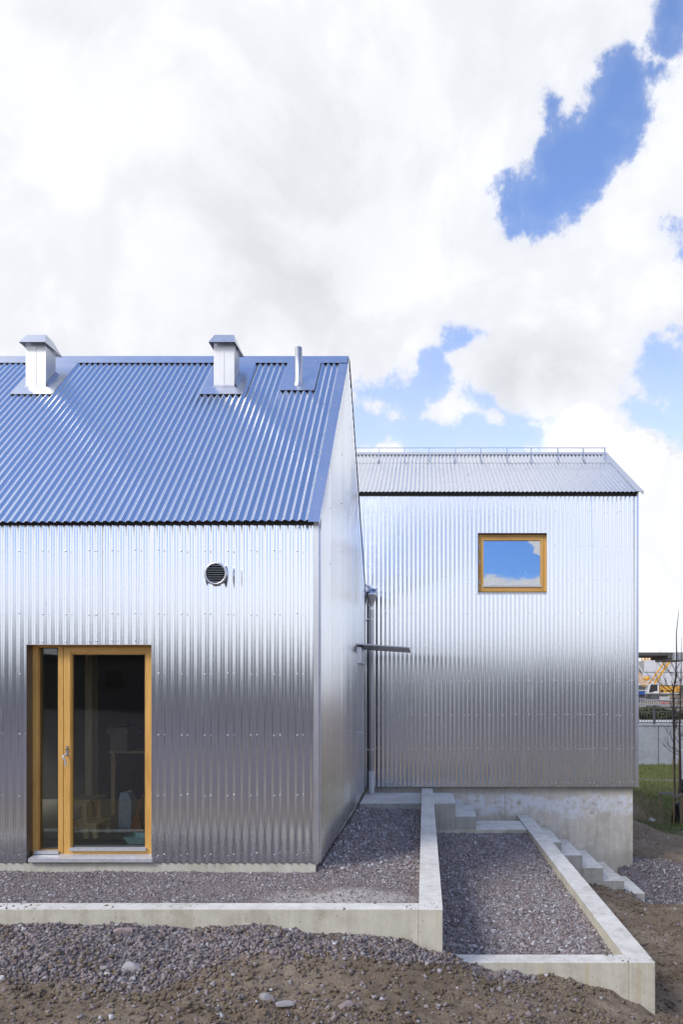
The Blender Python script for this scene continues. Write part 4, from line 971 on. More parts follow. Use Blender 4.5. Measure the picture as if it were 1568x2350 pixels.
sa = MB(); box2(sa, 1109.8, 1242, 1238.5, 1347, ys + .03, ys + .045, M_glass2); sa.build('glass_pane', win)
sa = MB(); box2(sa, 1108.5, 1243.5, 1342.5, 1346, ys - .02, ys + .03, M_sill); sa.build('drip_sill', win)
sa = MB(); sa.box(WL - .002, WL + .001, Y2 - .012, yw + .05, WB, WT, M_alu); sa.box(WR - .001, WR + .002, Y2 - .012, yw + .05, WB, WT, M_flat); sa.box(WL, WR, Y2 - .014, yw + .05, WT - .002, WT + .001, M_galv)
sa.hexa([(WL - .01, Y2 - .03, WB - .022), (WR + .012, Y2 - .03, WB - .022), (WR + .012, yw + .02, WB - .004), (WL - .01, yw + .02, WB - .004), (WL - .01, Y2 - .03, WB - .014), (WR + .012, Y2 - .03, WB - .014), (WR + .012, yw + .02, WB + .004), (WL - .01, yw + .02, WB + .004)], M_sill); sa.build('reveal', win)
for py0, py1 in ((1250, 1260), (1283, 1295), (1330, 1341)):
    hg = MB(); hg.tube([(X(1101, ys), ys - .006, Z(py1, ys)), (X(1101, ys), ys - .006, Z(py0, ys))], .008, M_cwhite, 8); hg.build('hinge', win)
# room
rm = MB(); rx0, rx1 = .2, 3.6; rz0, rz1 = 2.6, 5.0
rm.box(rx0, rx1, 12.6, 15.8, rz0 - .05, rz0, M_floor); rm.box(rx0, rx1, 12.6, 15.8, rz1, rz1 + .05, M_room); rm.box(rx0, rx1, 15.8, 15.85, rz0, rz1, M_room)
rm.box(rx0 - .05, rx0, 12.6, 15.8, rz0, rz1, M_room); rm.box(rx1, rx1 + .05, 12.6, 15.8, rz0, rz1, M_room)
zs = Z(1345, 12.6); rm.box(WL - .05, WR + .05, 12.57, 12.82, zs - .03, zs, M_cwhite)
rm.box(rx0, WL, 12.57, 12.6, rz0, rz1, M_room); rm.box(WR, rx1, 12.57, 12.6, rz0, rz1, M_room); rm.box(WL, WR, 12.572, 12.6, rz0, zs - .03, M_room); rm.build('interior', H2)
def pot_plant(pxc, hgt, rad, label, seed):
    xc = X(pxc, 12.7); r = random.Random(seed); th = thing('potted_plant', (xc, 12.7, zs), label, 'plant', 'potted plants on the window sill')
    mb = MB(); mb.lathe((xc, 12.7, zs), [(rad * .7, 0), (rad, .07), (rad * 1.05, .07), (rad * 1.05, .085), (rad * .9, .085), (.001, .075)], M_pot, 16); mb.build('pot', th)
    mb = MB()
    for i in range(16):
        a = r.uniform(0, 6.28); l = r.uniform(.4, 1) * hgt; ex = math.cos(a) * r.uniform(.02, .13); ey = math.sin(a) * .06
        tip = Vector((xc + ex, 12.7 + ey, zs + .08 + l)); mb.tube([(xc, 12.7, zs + .07), ((xc * .5 + tip.x * .5), 12.7 + ey * .4, zs + .08 + l * .6), tip], .003, M_leaf, 5)
        u = Vector((math.cos(a + 1), r.uniform(-.4, .4), math.sin(a * 2))).normalized() * r.uniform(.025, .045); v = Vector((0, 0, 1)).cross(u).normalized() * .018 + Vector((0, 0, .012))
        mb.poly([tip - u, tip + v * 1.0, tip + u, tip - v], [(0, 1, 2, 3)], M_leaf)
    mb.build('foliage', th)
pot_plant(1131, .33, .075, 'taller leafy plant in a wide pot on the sill of the pine window', 3)
pot_plant(1166, .17, .075, 'short plant in a round pot on the sill, right of the taller one', 8)
lp = thing('table_lamp', (X(1206.5, 12.72), 12.72, zs), 'white glass table lamp with flared shade on the window sill', 'lamp')
mb = MB(); c = (X(1206.5, 12.72), 12.72, 0); zl = Z(1332, 12.72)
mb.lathe(c, [(.086, zl + .03), (.090, zl + .045), (.078, zl + .075), (.045, zl + .105), (.028, zl + .125), (.026, zl + .155), (.036, zl + .172), (.033, zl + .172), (.020, zl + .15)], M_white, 20); mb.build('lamp_shade', lp)
mb = MB(); mb.lathe(c, [(.0, zs), (.055, zs), (.05, zs + .012), (.015, zs + .03), (.04, (zs + zl + .03) / 2), (.012, zl + .03), (.012, zl + .06)], M_brass, 16); mb.build('lamp_base', lp)

# downpipe in the corner, with its hopper
xd, yd = X(853.5, 12.27), 12.27
dp = thing('downpipe', (xd, yd, -.08), 'galvanised downpipe with funnel hopper in the corner between the houses', 'downpipe')
mb = MB(); z1_, z2_, z3_, z4_ = Z(1352, yd), Z(1366, yd), Z(1385, yd), Z(1395, yd)
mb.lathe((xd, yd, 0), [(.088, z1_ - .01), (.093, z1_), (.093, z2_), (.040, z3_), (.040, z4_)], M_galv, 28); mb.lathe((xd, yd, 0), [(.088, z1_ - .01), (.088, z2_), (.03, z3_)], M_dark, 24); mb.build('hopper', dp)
mb = MB(); mb.tube([(xd, yd, z4_ + .01), (xd, yd, Z(1770, yd))], .0415, M_pipe, 20); mb.tube([(xd, yd, z4_ + .015), (xd, yd, z4_ - .03)], .046, M_flat, 20); mb.build('pipe', dp)
mb = MB(); mb.tube([(xd - .006, yd, Z(1768, yd)), (xd - .006, yd, -.075)], .054, M_sill, 20); mb.build('shoe', dp)
for pz_ in (1420, 1719):
    mb = MB(); zz = Z(pz_, yd); mb.tube([(xd, yd, zz - .012), (xd, yd, zz + .012)], .047, M_galv, 20); mb.box(xd - .10, xd - .044, yd + .0, yd + .012, zz - .012, zz + .012, M_galv); mb.tube([(xd, yd + .045, zz), (xd, Y2 - .005, zz)], .006, M_galv, 6); mb.build('clip', dp)
mb = MB(); mb.tube([(xd - .16, YB + .06, z1_ + .09), (xd - .05, YB + .05, z1_ + .05), (xd - .01, YB + .05, z1_ - .02)], .03, M_galv, 12); mb.build('spout', dp)
mb = MB(); gt_z = gtop(YB) - .02; pr = [(YB + .06 + .055 * math.cos(a), gt_z + .05 + .055 * math.sin(a)) for a in np.linspace(math.pi, 2 * math.pi, 9)]
mb.poly([(XL, y, z) for y, z in pr] + [(XG + .03, y, z) for y, z in pr], [(i, i + 1, 10 + i, 9 + i) for i in range(8)] + [tuple(range(9, 18))], M_galv); mb.build('gutter', H1)

# ================================================================== PLANTING BEYOND THE HOUSES
def sapling(px_, Yq, path, r0, label, seed, nb=16):
    base = path[0]; th = thing('sapling', base, label, 'tree', 'bare young trees')
    mb = MB(); rr = [r0 * (1 - .93 * i / (len(path) - 1)) for i in range(len(path))]; mb.tube(path, rr, M_bark, 8); mb.build('trunk', th)
    mb = MB(); r = random.Random(seed); pp = [Vector(p) for p in path]
    def at_h(f):
        q = f * (len(pp) - 1); i = min(int(q), len(pp) - 2); return pp[i].lerp(pp[i + 1], q - i)
    def branch(p, d, L, rad, dep):
        pts = [p]; c = p.copy(); dd = d.normalized()
        for i in range(6):
            dd = (dd + Vector((r.gauss(0, .10), r.gauss(0, .10), .13))).normalized(); c = c + dd * L / 6; pts.append(c.copy())
        mb.tube(pts, [rad * (1 - .8 * i / 6) for i in range(7)], M_bark, 5)
        if dep > 0:
            for i in range(r.randint(2, 4)):
                k = r.randint(1, 5); ang = r.uniform(0, 6.28); branch(pts[k], (dd + Vector((math.cos(ang), math.sin(ang), .2)) * .8), L * r.uniform(.35, .6), rad * .55, dep - 1)
    for i in range(nb):
        f = r.uniform(.22, .66); a = i * 2.4 + r.uniform(-.4, .4)
        branch(at_h(f), Vector((math.cos(a), math.sin(a), r.uniform(.1, .8))), r.uniform(.45, 1.15) * (1.15 - f), r0 * .22, 2)
    mb.build('branches', th); return th
def c1p(cx, cy, Y): return ((2250 + cx / 2.472) / 1.5944 - VX) * Y / F, CH + (VY - (2250 + cy / 2.474) / 1.5944) * Y / F
def pth(Y, pts): return [(c1p(a, b, Y)[0], Y, c1p(a, b, Y)[1]) for a, b in pts]
Yq = 17.5
sapling(0, Yq, pth(Yq, [(541, 1900), (540, 1600), (541, 1200), (537, 850), (530, 690), (553, 600), (562, 330), (560, 160), (578, 0), (582, -60)]), .040, 'taller bare young tree tied between the wooden stakes', 5, 20)
sapling(0, 19.5, pth(19.5, [(600, 1850), (594, 1300), (588, 1000), (596, 800), (604, 500), (606, 200)]), .045, 'bare young tree behind the staked one, by the right edge of the photo', 12, 14)
sg = 'wooden tree stakes'
for a, y0, y1, Y, lb in ((415, 1600, 1890, 17.4, 'thin grey-brown wooden stake at the left end of the strap'), (608, 1620, 1945, 17.2, 'wooden stake beside the black bag at the right end of the strap')):
    x_, z0_ = c1p(a, y1, Y); z1_ = c1p(a, y0, Y)[1]; mb = MB(); mb.box(x_ - .028, x_ + .028, Y, Y + .05, z0_ - .15, z1_, M_stake)
    mb.poly([(x_ - .028, Y, z1_), (x_ + .028, Y, z1_), (x_ + .028, Y + .05, z1_), (x_ - .028, Y + .05, z1_), (x_, Y + .025, z1_ + .03)], [(0, 1, 4), (1, 2, 4), (2, 3, 4), (3, 0, 4)], M_stake); tag(mb.build('wooden_stake'), lb, 'stake', sg)
for a, b, y0, y1, Y, lb in ((531, 538, 1300, 1900, 17.4, 'thin tan cane upright along the taller bare tree'), (581, 566, 1300, 1640, 18.6, 'thin tan cane leaning beside the black bag further back')):
    x0_, z0_ = c1p(b, y1, Y); x1_, z1_ = c1p(a, y0, Y); mb = MB(); mb.tube([(x0_, Y, z0_), (x1_, Y, z1_)], .016, M_cane, 7); tag(mb.build('cane'), lb, 'cane', 'bamboo canes')
mb = MB()
for a0, b0, a1, b1 in ((410, 1607, 540, 1612), (540, 1640, 618, 1618)):
    xa, za = c1p(a0, b0, 17.36); xb, zb = c1p(a1, b1, 17.36); mb.bar((xa, 17.37, za), (xb, 17.37, zb), .012, .055, M_strap)
tag(mb.build('strap'), 'grey webbing strap tying the tree between two stakes', 'strap')
def bag(cx0, cx1, cy0, cy1, Y, label, seed):
    xa, zb = c1p(cx0, cy1, Y); xb, zt = c1p(cx1, cy0, Y); xc = (xa + xb) / 2; rx = (xb - xa) / 2; n = 28; m_ = 14; vs = []; r = random.Random(seed)
    for j in range(m_ + 1):
        u = j / m_; k = (.35 + .65 * math.sin(min(1, (1 - u) * 1.35) * math.pi / 2)) if u > 0 else .9
        for i in range(n):
            a = 2 * math.pi * i / n; q = k * (1 + .16 * math.sin(a * 5 + u * 4 + seed) * u + .10 * math.sin(a * 9 + u * 9) + .14 * float(fbm(a * 2, u * 5, seed, 3)))
            vs.append((xc + math.cos(a) * rx * q + .03 * math.sin(u * 3), Y + math.sin(a) * rx * .8 * q, zb + (zt - zb) * u))
    mb = MB(); mb.poly(vs, [(j * n + i, j * n + (i + 1) % n, (j + 1) * n + (i + 1) % n, (j + 1) * n + i) for j in range(m_) for i in range(n)] + [tuple(m_ * n + i for i in range(n))], M_black, True)
    tag(mb.build('watering_bag'), label, 'bag', 'black bags round the young trees')
bag(510, 660, 1690, 1935, 17.55, 'large black plastic bag round the foot of the staked tree', 2)
bag(570, 700, 1485, 1625, 19.6, 'black plastic bag round the foot of the tree behind', 5)
xw, zw0 = c1p(604, 1400, 21); zw1 = c1p(604, 1222, 21)[1]; mb = MB(); mb.tube([(xw, 21, zw0 - .4), (xw, 21, zw1)], .055, M_cwhite, 12); mb.lathe((xw, 21, zw1), [(.058, -.01), (.06, .01), (.03, .03), (.0, .03)], M_cwhite, 12); tag(mb.build('marker_post'), 'white marker post standing in the grass by the far concrete wall', 'post')

# grass
def blades(n, x0, x1, y0, y1, keep, h0, h1, wd, m, name, label):
    x = rng.uniform(x0, x1, n); y = rng.uniform(y0, y1, n); k = keep(x, y); x, y = x[k], y[k]; N = len(x); z = terrain(x, y)
    h = rng.uniform(h0, h1, N); a = rng.uniform(0, 6.28, N); lx_, ly_ = rng.normal(0, .4, N) * h, rng.normal(0, .4, N) * h
    w2 = wd * rng.uniform(.6, 1.3, N); cx, cy = np.cos(a) * w2, np.sin(a) * w2
    v = np.stack([np.stack([x - cx, y - cy, z - .01], -1), np.stack([x + cx, y + cy, z - .01], -1), np.stack([x + lx_ * .5 + cx * .6, y + ly_ * .5 + cy * .6, z + h * .6], -1), np.stack([x + lx_ * .5 - cx * .6, y + ly_ * .5 - cy * .6, z + h * .6], -1), np.stack([x + lx_, y + ly_, z + h], -1)], 1).reshape(-1, 3)
    b = (np.arange(N) * 5)[:, None]; f = np.concatenate([b + [0, 1, 2], b + [0, 2, 3], b + [3, 2, 4]])
    me = bpy.data.meshes.new(name); np_mesh(me, v, f, 3); me.materials.append(m); o = bpy.data.objects.new(name, me); col.objects.link(o)
    tag(o, label, 'grass', kind='stuff')
blades(46000, 4.2, 12, 15, 30, lambda x, y: (grass_w(x, y) * (.62 + 1.3 * fbm(x * 1.2, y * 1.2, 91, 3)) > .38) & (x > .22 * y) & (grit_w(x, y) < .3), .04, .13, .006, M_blade, 'grass', 'short green grass on the slope beyond the far house')
blades(9000, 4.2, 7.5, 15.5, 23, lambda x, y: np.hypot((x - 4.9), (y - 18.8) / 2.2) < 1.3, .08, .30, .003, M_straw, 'dry_grass', 'dry straw-coloured stalks on the mound by the house corner')

# ================================================================== FAR BACKGROUND
def cB(cx, cy, Y): return ((2300 + cx / 6.714) / 1.5944 - VX) * Y / F, CH + (VY - (2350 + cy / 6.714) / 1.5944) * Y / F
YW = 30.0
mb = MB(); zt_ = Z(1665, YW); mb.box(-2, 9.94, YW, YW + .3, -2.2, zt_, M_farc)
mb.box(9.97, 22, YW, YW + .3, -2.2, zt_, M_farc); mb.box(-2, 22, YW - .03, YW + .33, zt_, zt_ + .05, M_farc); 
tag(mb.build('retaining_wall', bevel=.01), 'long blue-grey concrete retaining wall behind the grass and young trees', 'retaining wall')
mb = MB(); 
tf30 = zt_ + .05
fn_ = thing('railing', (10, 30.6, tf30), 'dark steel bar railing on top of the far concrete retaining wall', 'railing'); yf_ = 30.35
zt2 = Z(1622, yf_); mb = MB(); mb.box(7.5, 17, yf_, yf_ + .05, zt2 - .06, zt2, M_fence); mb.build('top_rail', fn_)
mb = MB(); mb.box(7.5, 17, yf_, yf_ + .04, zt2 - .22, zt2 - .18, M_fence); mb.build('rail', fn_)
mb = MB(); mb.box(7.5, 17, yf_, yf_ + .04, tf30 + .05, tf30 + .09, M_fence); mb.build('rail', fn_)
for k in range(5):
    xx = 8.1 + 1.9 * k - .14; mb = MB(); mb.box(xx, xx + .06, yf_ - .012, yf_ + .062, tf30 - .3, zt2 - .001, M_fence); mb.build('post', fn_)
mb = MB()
for xx in np.arange(8.5, 13.2, .12): mb.box(xx, xx + .018, yf_ + .01, yf_ + .028, tf30 + .09, zt2 - .22, M_fence)
o = mb.build('bars', fn_); o['kind'] = 'stuff'
mb = MB(); mb.prism([(6, 31.2), (40, 31.2), (40, 35), (6, 35)], .1, .31, M_path); o = mb.build('path'); o['kind'] = 'structure'
# low shrubs behind the railing
def bush(x, y, w_, h, label, seed):
    r = np.random.default_rng(seed); n = 1400; a = r.normal(size=(n, 3)); a /= np.linalg.norm(a, axis=1)[:, None]; a *= r.uniform(.55, 1, n)[:, None]
    p = np.stack([x + a[:, 0] * w_, y + a[:, 1] * w_ * .6, .2 + h * .5 + a[:, 2] * h * .55 * (1 + .3 * np.sin(a[:, 0] * 5 + seed))], -1); s = r.uniform(.05, .12, n)
    u = r.normal(size=(n, 3)); u /= np.linalg.norm(u, axis=1)[:, None]; v_ = np.cross(u, r.normal(size=(n, 3))); v_ /= np.linalg.norm(v_, axis=1)[:, None]
    vv = np.stack([p - u * s[:, None], p + v_ * s[:, None] * .6, p + u * s[:, None], p - v_ * s[:, None] * .6], 1).reshape(-1, 3); f = (np.arange(n) * 4)[:, None] + [0, 1, 2, 3]
    me = bpy.data.meshes.new('shrub'); np_mesh(me, vv, f, 4); me.materials.append(M_bush); o = bpy.data.objects.new('shrub', me); col.objects.link(o); tag(o, label, 'shrub', 'shrubs behind the railing')
bush(12.2, 38, 1.3, .66, 'dark shrub behind the railing beside the house corner', 1)
bush(13.6, 39, 1.2, .45, 'lower olive shrub behind the railing in the middle', 2)
bush(15.0, 38.5, 1.3, .62, 'rounded shrub behind the railing under the tree branches', 3)
# second, ramped railing
rr_ = thing('railing', (20, 62, .3), 'pale galvanised railing sloping down a ramp below the crane', 'railing')
for k, dz_ in enumerate((0, .45)):
    a = cB(300, 1360, 60); b = cB(980, 1470, 60); mb = MB(); mb.tube([(a[0] - 2, 60, a[1] - dz_ + .02), (b[0] + 3, 60, b[1] - dz_)], .04, M_galv, 6); mb.build('rail', rr_)
for k in range(16):
    u = k / 15; a = cB(300, 1360, 60); b = cB(980, 1470, 60); xx = a[0] + (b[0] - a[0]) * u; zz = a[1] + (b[1] - a[1]) * u; mb = MB(); mb.tube([(xx, 60, .1), (xx, 60, zz)], .03, M_galv, 5); mb.build('post', rr_)
# crane
YC = 150.0
def C(cx, cy, dy=0): x, z = cB(cx, cy, YC); return Vector((x, YC + dy, z))
cr = thing('crawler_crane', (C(900, 1400).x, YC + 1.5, .2), 'yellow crawler crane with white cab and folded mast on the building site', 'crane')
def cbx(cx0, cx1, cy0, cy1, y0, y1, m, name, parent=cr):
    mb = MB(); a = C(cx0, cy1); b = C(cx1, cy0); mb.box(a.x, b.x, YC + y0, YC + y1, a.z, b.z, m); return mb.build(name, parent, bevel=.05)
body = cbx(728, 1298, 1070, 1232, 0, 3, M_yellow, 'body')
cbx(728, 1298, 1234, 1256, -.1, 3, M_cwhite, 'chassis')
cbx(805, 866, 1160, 1216, -.05, 0, M_cabglass, 'grille', body)
cab = MB(); v = [C(430, 1250), C(726, 1250), C(726, 1018), C(535, 1018), C(480, 1060)]
n = len(v); cab.poly([(p.x, YC - .8, p.z) for p in v] + [(p.x, YC + .9, p.z) for p in v], [tuple(range(n)), tuple(range(2 * n - 1, n - 1, -1))] + [(i, i + n, (i + 1) % n + n, (i + 1) % n) for i in range(n)], M_cwhite); cab = cab.build('cab', cr)
mb = MB(); v = [C(478, 1225), C(560, 1225), C(620, 1195), C(690, 1190), C(690, 1030), C(525, 1030)]; mb.poly([(p.x, YC - .83, p.z) for p in v] + [(p.x, YC - .801, p.z) for p in v], [tuple(range(6)), tuple(range(11, 5, -1))] + [(i, i + 6, (i + 1) % 6 + 6, (i + 1) % 6) for i in range(6)], M_cabglass); mb.build('cab_window', cab)
mb = MB(); v = [C(424, 1222), C(450, 1222), C(508, 1040), C(490, 1040)]; mb.poly([(p.x - .02, YC - .7, p.z) for p in v] + [(p.x - .02, YC + .8, p.z) for p in v], [(0, 1, 2, 3), (7, 6, 5, 4), (0, 3, 7, 4), (1, 5, 6, 2)], M_cgrey); mb.build('windscreen', cab)
for yy in (-.6, 2.6):
    mb = MB(); a = C(540, 1400); b = C(1290, 1285); L = b.x - a.x; h = (b.z - a.z) / 2; pts = []
    for k in range(10): t_ = math.pi / 2 + math.pi * k / 9; pts.append((a.x + h + h * math.cos(t_), a.z + h + h * math.sin(t_)))
    for k in range(10): t_ = -math.pi / 2 + math.pi * k / 9; pts.append((b.x - h + h * math.cos(t_), a.z + h + h * math.sin(t_)))
    N_ = len(pts); mb.poly([(x, YC + yy, z) for x, z in pts] + [(x, YC + yy + .8, z) for x, z in pts], [tuple(range(N_)), tuple(range(2 * N_ - 1, N_ - 1, -1))] + [(i, i + N_, (i + 1) % N_ + N_, (i + 1) % N_) for i in range(N_)], M_deck); mb.build('crawler_track', cr)
def cbar(a, b, wd, m, name, dy=0, parent=cr): mb = MB(); mb.bar(C(*a, dy), C(*b, dy), wd, wd, m, (0, 1, 0)); return mb.build(name, parent)
cbar((575, 1010), (980, 455), .30, M_yellow, 'mast_leg', 1.8); cbar((655, 1010), (1060, 430), .42, M_yellow, 'mast_leg', .4); cbar((980, 395), (1095, 395), .35, M_yellow, 'mast_head', .4)
cbar((1000, 540), (1240, 1010), .14, M_cgrey, 'strut', 1.8); cbar((1055, 450), (1330, 1010), .22, M_cgrey, 'strut', .4); cbar((640, 900), (885, 1050), .12, M_yellow, 'strut', .2)
for a, b in (((830, 320), (960, 450)), ((885, 320), (1000, 420)), ((940, 320), (945, 440))): cbar(a, b, .10, M_cgrey, 'cable', .6)
for a, b in (((410, 720), (880, 1040)), ((440, 790), (860, 1055))): cbar(a, b, .09, M_cgrey, 'cable', .3)
dr_ = MB(); dr_.lathe((C(487, 880).x, YC + .0, C(487, 880).z), [(.0, 0), (.45, 0), (.47, .2), (.47, 1.3), (.45, 1.5), (0, 1.5)], M_yellow, 20, axis=1); dr_.build('drum', cr)
bm_ = MB(); A0, A1 = C(500, 1010), C(60, 360); B0, B1 = C(430, 1085), C(20, 600)
for dy in (0, 1.6):
    for p, q in ((A0, A1), (B0, B1)): bm_.bar(p + Vector((0, dy, 0)), q + Vector((0, dy, 0)), .13, .13, M_yellow, (0, 1, 0))
    for k in range(9):
        u, u2 = k / 9, (k + .5) / 9; a = A0.lerp(A1, u); b = B0.lerp(B1, u2); c_ = A0.lerp(A1, (k + 1) / 9)
        for p, q in ((a, b), (b, c_)): bm_.bar(p + Vector((0, dy, 0)), q + Vector((0, dy, 0)), .07, .07, M_yellow, (0, 1, 0))
boom = bm_.build('lattice_boom', cr)
mb = MB(); v = [C(355, 812, -.1), C(398, 785, -.1), C(265, 560, -.1), C(215, 560, -.1)]; mb.poly([tuple(p) for p in v] + [(p.x, p.y + .05, p.z) for p in v], [(0, 1, 2, 3), (7, 6, 5, 4), (0, 4, 5, 1), (1, 5, 6, 2), (2, 6, 7, 3), (3, 7, 4, 0)], M_cwhite); sign = mb.build('name_board', boom)
def text(s, loc, rot, size, m, parent, name='lettering'):
    c = bpy.data.curves.new(name, 'FONT'); c.body = s; c.size = size; c.extrude = .01; c.offset = .012; o = bpy.data.objects.new('tmp', c); col.objects.link(o)
    o.location = loc; o.rotation_euler = rot; bpy.context.view_layer.update()
    me = bpy.data.meshes.new_from_object(o.evaluated_get(bpy.context.evaluated_depsgraph_get())); me.transform(o.matrix_world); bpy.data.objects.remove(o)
    n = bpy.data.objects.new(name, me); me.materials.clear(); me.materials.append(m); col.objects.link(n); attach(n, parent); return n
q = C(228, 590, -.13); text('KALLING', (q.x - .45, q.y, q.z + .35), (R(90), R(59), 0), .62, M_text, boom)
q = C(903, 1200, -.03); text('KALLING', tuple(q), (R(90), 0, 0), .28, M_text, body)
q = C(1090, 1228, -.03); text('KALLING', tuple(q), (R(90), 0, 0), .28, M_text, body)
# site buildings
YS = 175.0
hb_ = thing('site_building', (cB(900, 1300, YS)[0], YS, .2), 'large white panelled building behind the yellow crane', 'building')
for lvl, (c0, c1_) in enumerate(((438, 722), (745, 1050))):
    x0 = cB(250 if lvl else 405, 0, YS)[0]
    k = 0
    while x0 < cB(1900, 0, YS)[0]:
        w_ = (3.1, 2.4, 4.2, 1.8)[k % 4]; mb = MB(); z0 = cB(0, c1_, YS)[1]; z1 = cB(0, c0, YS)[1]; mb.box(x0, x0 + w_ - .06, YS, YS + .4, z0, z1, M_bwhite); mb.build('panel', hb_); x0 += w_; k += 1
mb = MB(); mb.box(cB(380, 0, YS)[0], cB(2000, 0, YS)[0], YS + .41, YS + 12, .2, cB(0, 445, YS)[1], M_fgrey); mb.build('core', hb_)
mb = MB(); mb.box(cB(380, 0, YS)[0], cB(2000, 0, YS)[0], YS + .1, YS + .42, cB(0, 744, YS)[1], cB(0, 723, YS)[1], M_fgrey); mb.build('floor_band', hb_)
mb = MB(); mb.box(cB(200, 0, YS)[0], cB(2000, 0, YS)[0], YS + .1, YS + .42, .2, cB(0, 1051, YS)[1], M_deck); mb.build('ground_storey', hb_)
YK = 105.0
bk_ = thing('viaduct', (cB(900, 300, YK)[0], YK, .2), 'dark flat bridge deck crossing high behind the tree, with grey cladding at its right', 'bridge')
mb = MB(); a = cB(100, 315, YK); b = cB(1090, 240, YK); mb.box(a[0] - 6, b[0], YK, YK + 8, a[1], b[1] - .12, M_deck); mb.build('deck', bk_)
mb = MB(); mb.box(a[0] - 6, b[0], YK - .1, YK + .1, b[1] - .12, b[1], M_fgrey); mb.build('parapet', bk_)
mb = MB(); a = cB(978, 378, YK); b = cB(1088, 316, YK); mb.box(a[0], b[0], YK, YK + 8, a[1], b[1], M_deck); mb.build('beam', bk_)
for k in range(24):
    a = cB(1092 + k * 22, 430, YK); b = cB(1092 + k * 22 + 20, 240, YK); mb = MB(); mb.box(a[0], b[0], YK - .2 + .1 * (k % 2), YK + 8, a[1], b[1], (M_fgrey, M_cgrey, M_bwhite)[k % 5 % 3]); mb.build('cladding_panel', bk_)
mb = MB(); a = cB(278, 430, YK); b = cB(292, 316, YK); mb.box(a[0], b[0], YK + 1, YK + 1.6, .2, b[1], M_deck); mb.build('pier', bk_)
mb = MB(); a = cB(1700, 430, YK); mb.box(a[0], a[0] + 2, YK + 2, YK + 5, .2, a[1] + 1, M_deck); mb.build('pier', bk_)
# scaffold towers beyond
YO = 240.0
for nm, xs_, lb in (('scaffold_tower', (425, 490), 'yellow lattice tower seen under the bridge deck at the left'), ('scaffold_tower', (575, 645), 'orange lattice tower seen under the bridge deck, second from the left')):
    a = cB(xs_[0], 430, YO)[0]; b = cB(xs_[1], 430, YO)[0]; mb = MB(); zt_ = cB(0, 335, YO)[1]
    for dy in (0, 4):
        for x_ in (a, b): mb.bar((x_, YO + dy, .2), (x_, YO + dy, zt_), .3, .3, M_yellow, (0, 1, 0))
        z_ = .3; k = 0
        while z_ < zt_ - .8: mb.bar(((a, b)[k % 2], YO + dy, z_), ((b, a)[k % 2], YO + dy, z_ + 1.2), .14, .14, M_yellow, (0, 1, 0)); z_ += 1.2; k += 1
    tag(mb.build(nm), lb, 'scaffold', 'lattice towers under the bridge deck')
# clutter on the site
def sack(cx, cy, w_, h, m, label, name='sack', cat='sack', Y=75.0, group=None):
    x, z = cB(cx, cy, Y); mb = MB(); vs = []; n = 12
    for j in range(6):
        u = j / 5 * math.pi; 
        for i in range(n):
            a = 2 * math.pi * i / n; q = math.sin(u) * (1 + .2 * math.sin(3 * a + cx)); vs.append((x + math.cos(a) * q * w_ / 2, Y + math.sin(a) * q * w_ / 2, z + h / 2 - math.cos(u) * h / 2))
    mb.poly(vs, [(j * n + i, j * n + (i + 1) % n, (j + 1) * n + (i + 1) % n, (j + 1) * n + i) for j in range(5) for i in range(n)], m, True); tag(mb.build(name), label, cat, group)
sack(850, 1510, .45, .26, M_red, 'red sack lying on the site beside the ramp railing', group='red sacks'); sack(950, 1518, .5, .2, M_red, 'lower red sack to the right of the first red sack', group='red sacks')
pl = thing('material_pile', (cB(960, 1400, 90)[0], 90, .3), 'stack of grey sheets and pipes beside the crane tracks', 'pile')
for k in range(7):
    a = cB(900, 1420 - k * 14, 90); b = cB(1030 - 5 * (k % 3), 1410 - k * 14, 90); mb = MB(); mb.box(a[0], b[0], 90, 92, a[1], b[1], (M_galv, M_cwhite, M_bwhite)[k % 3]); mb.build('sheet', pl)
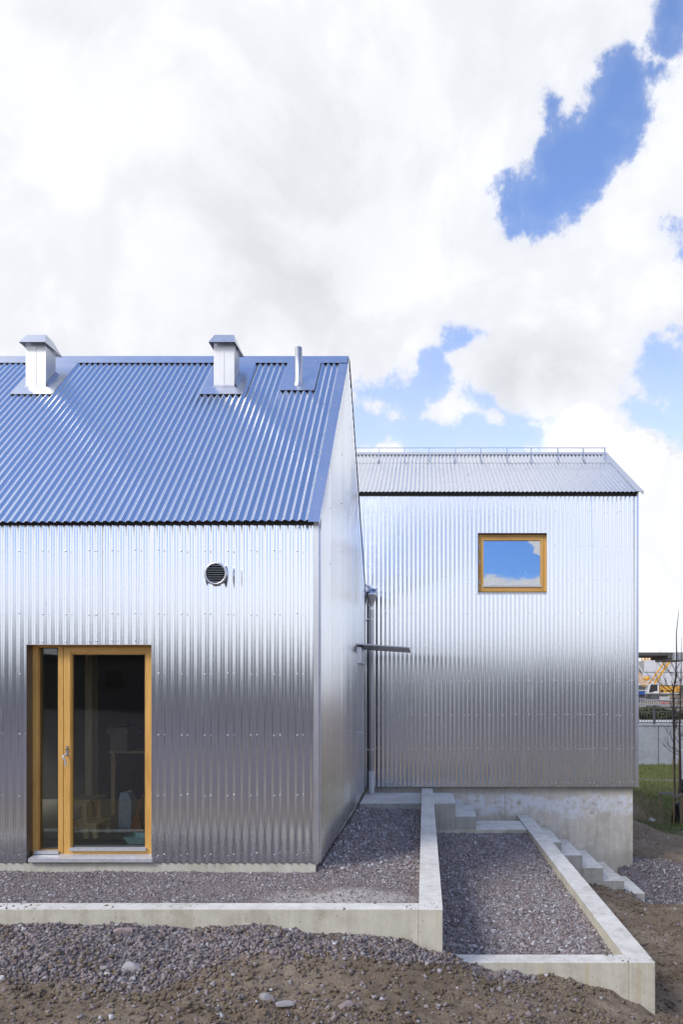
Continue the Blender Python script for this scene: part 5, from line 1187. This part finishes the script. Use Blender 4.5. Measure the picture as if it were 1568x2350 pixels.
pl = thing('material_pile', (cB(1250, 1400, 90)[0], 90, .3), 'stack of brown timber to the right of the tree trunk', 'pile')
for k in range(7):
    a = cB(1170, 1460 - k * 26, 90); b = cB(1330 - 8 * (k % 3), 1440 - k * 26, 90); mb = MB(); mb.box(a[0], b[0], 90, 93, a[1], b[1], (M_stake, M_cane, M_fgrey)[k % 3]); mb.build('board', pl)
mb = MB(); a = cB(200, 1280, 100); b = cB(415, 1190, 100); mb.box(a[0], b[0], 100, 103, a[1], b[1], M_blue); mb.box(a[0], b[0] + .3, 99.9, 103.1, b[1], b[1] + .12, M_cwhite); mb.box(a[0], b[0], 100.3, 102.8, .2, a[1], M_deck); tag(mb.build('skip_container', bevel=.03), 'blue skip container with a white rim left of the crane cab', 'container')

# ------------------------------------------------------------------ unseen neighbour south of the camera, added for dark reflections in metal and glass
nb = thing('workshop', (12, -22, 0), 'low dark flat-roofed workshop out of view, added to be mirrored as the dark lower half of the metal walls', 'building')
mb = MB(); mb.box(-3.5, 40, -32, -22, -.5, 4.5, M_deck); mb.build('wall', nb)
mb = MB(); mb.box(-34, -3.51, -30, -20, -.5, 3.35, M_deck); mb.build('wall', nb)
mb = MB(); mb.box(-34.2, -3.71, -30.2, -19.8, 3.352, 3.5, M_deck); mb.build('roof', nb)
mb = MB(); mb.box(-34, -27, -19.7, 6, -.5, 2.8, M_deck); mb.box(27, 34, -21.7, 6, -1.5, 3.4, M_deck); mb.build('horizon_blocker', nb)  # unseen side blocks added to darken the sideways reflections in the ribs
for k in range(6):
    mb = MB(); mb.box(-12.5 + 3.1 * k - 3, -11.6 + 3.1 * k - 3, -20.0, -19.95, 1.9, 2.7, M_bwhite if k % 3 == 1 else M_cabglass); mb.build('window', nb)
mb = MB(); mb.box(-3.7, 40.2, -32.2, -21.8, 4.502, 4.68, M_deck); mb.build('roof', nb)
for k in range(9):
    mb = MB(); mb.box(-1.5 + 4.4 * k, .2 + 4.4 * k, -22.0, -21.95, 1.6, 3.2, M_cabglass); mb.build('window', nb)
print('objects', len(bpy.data.objects))
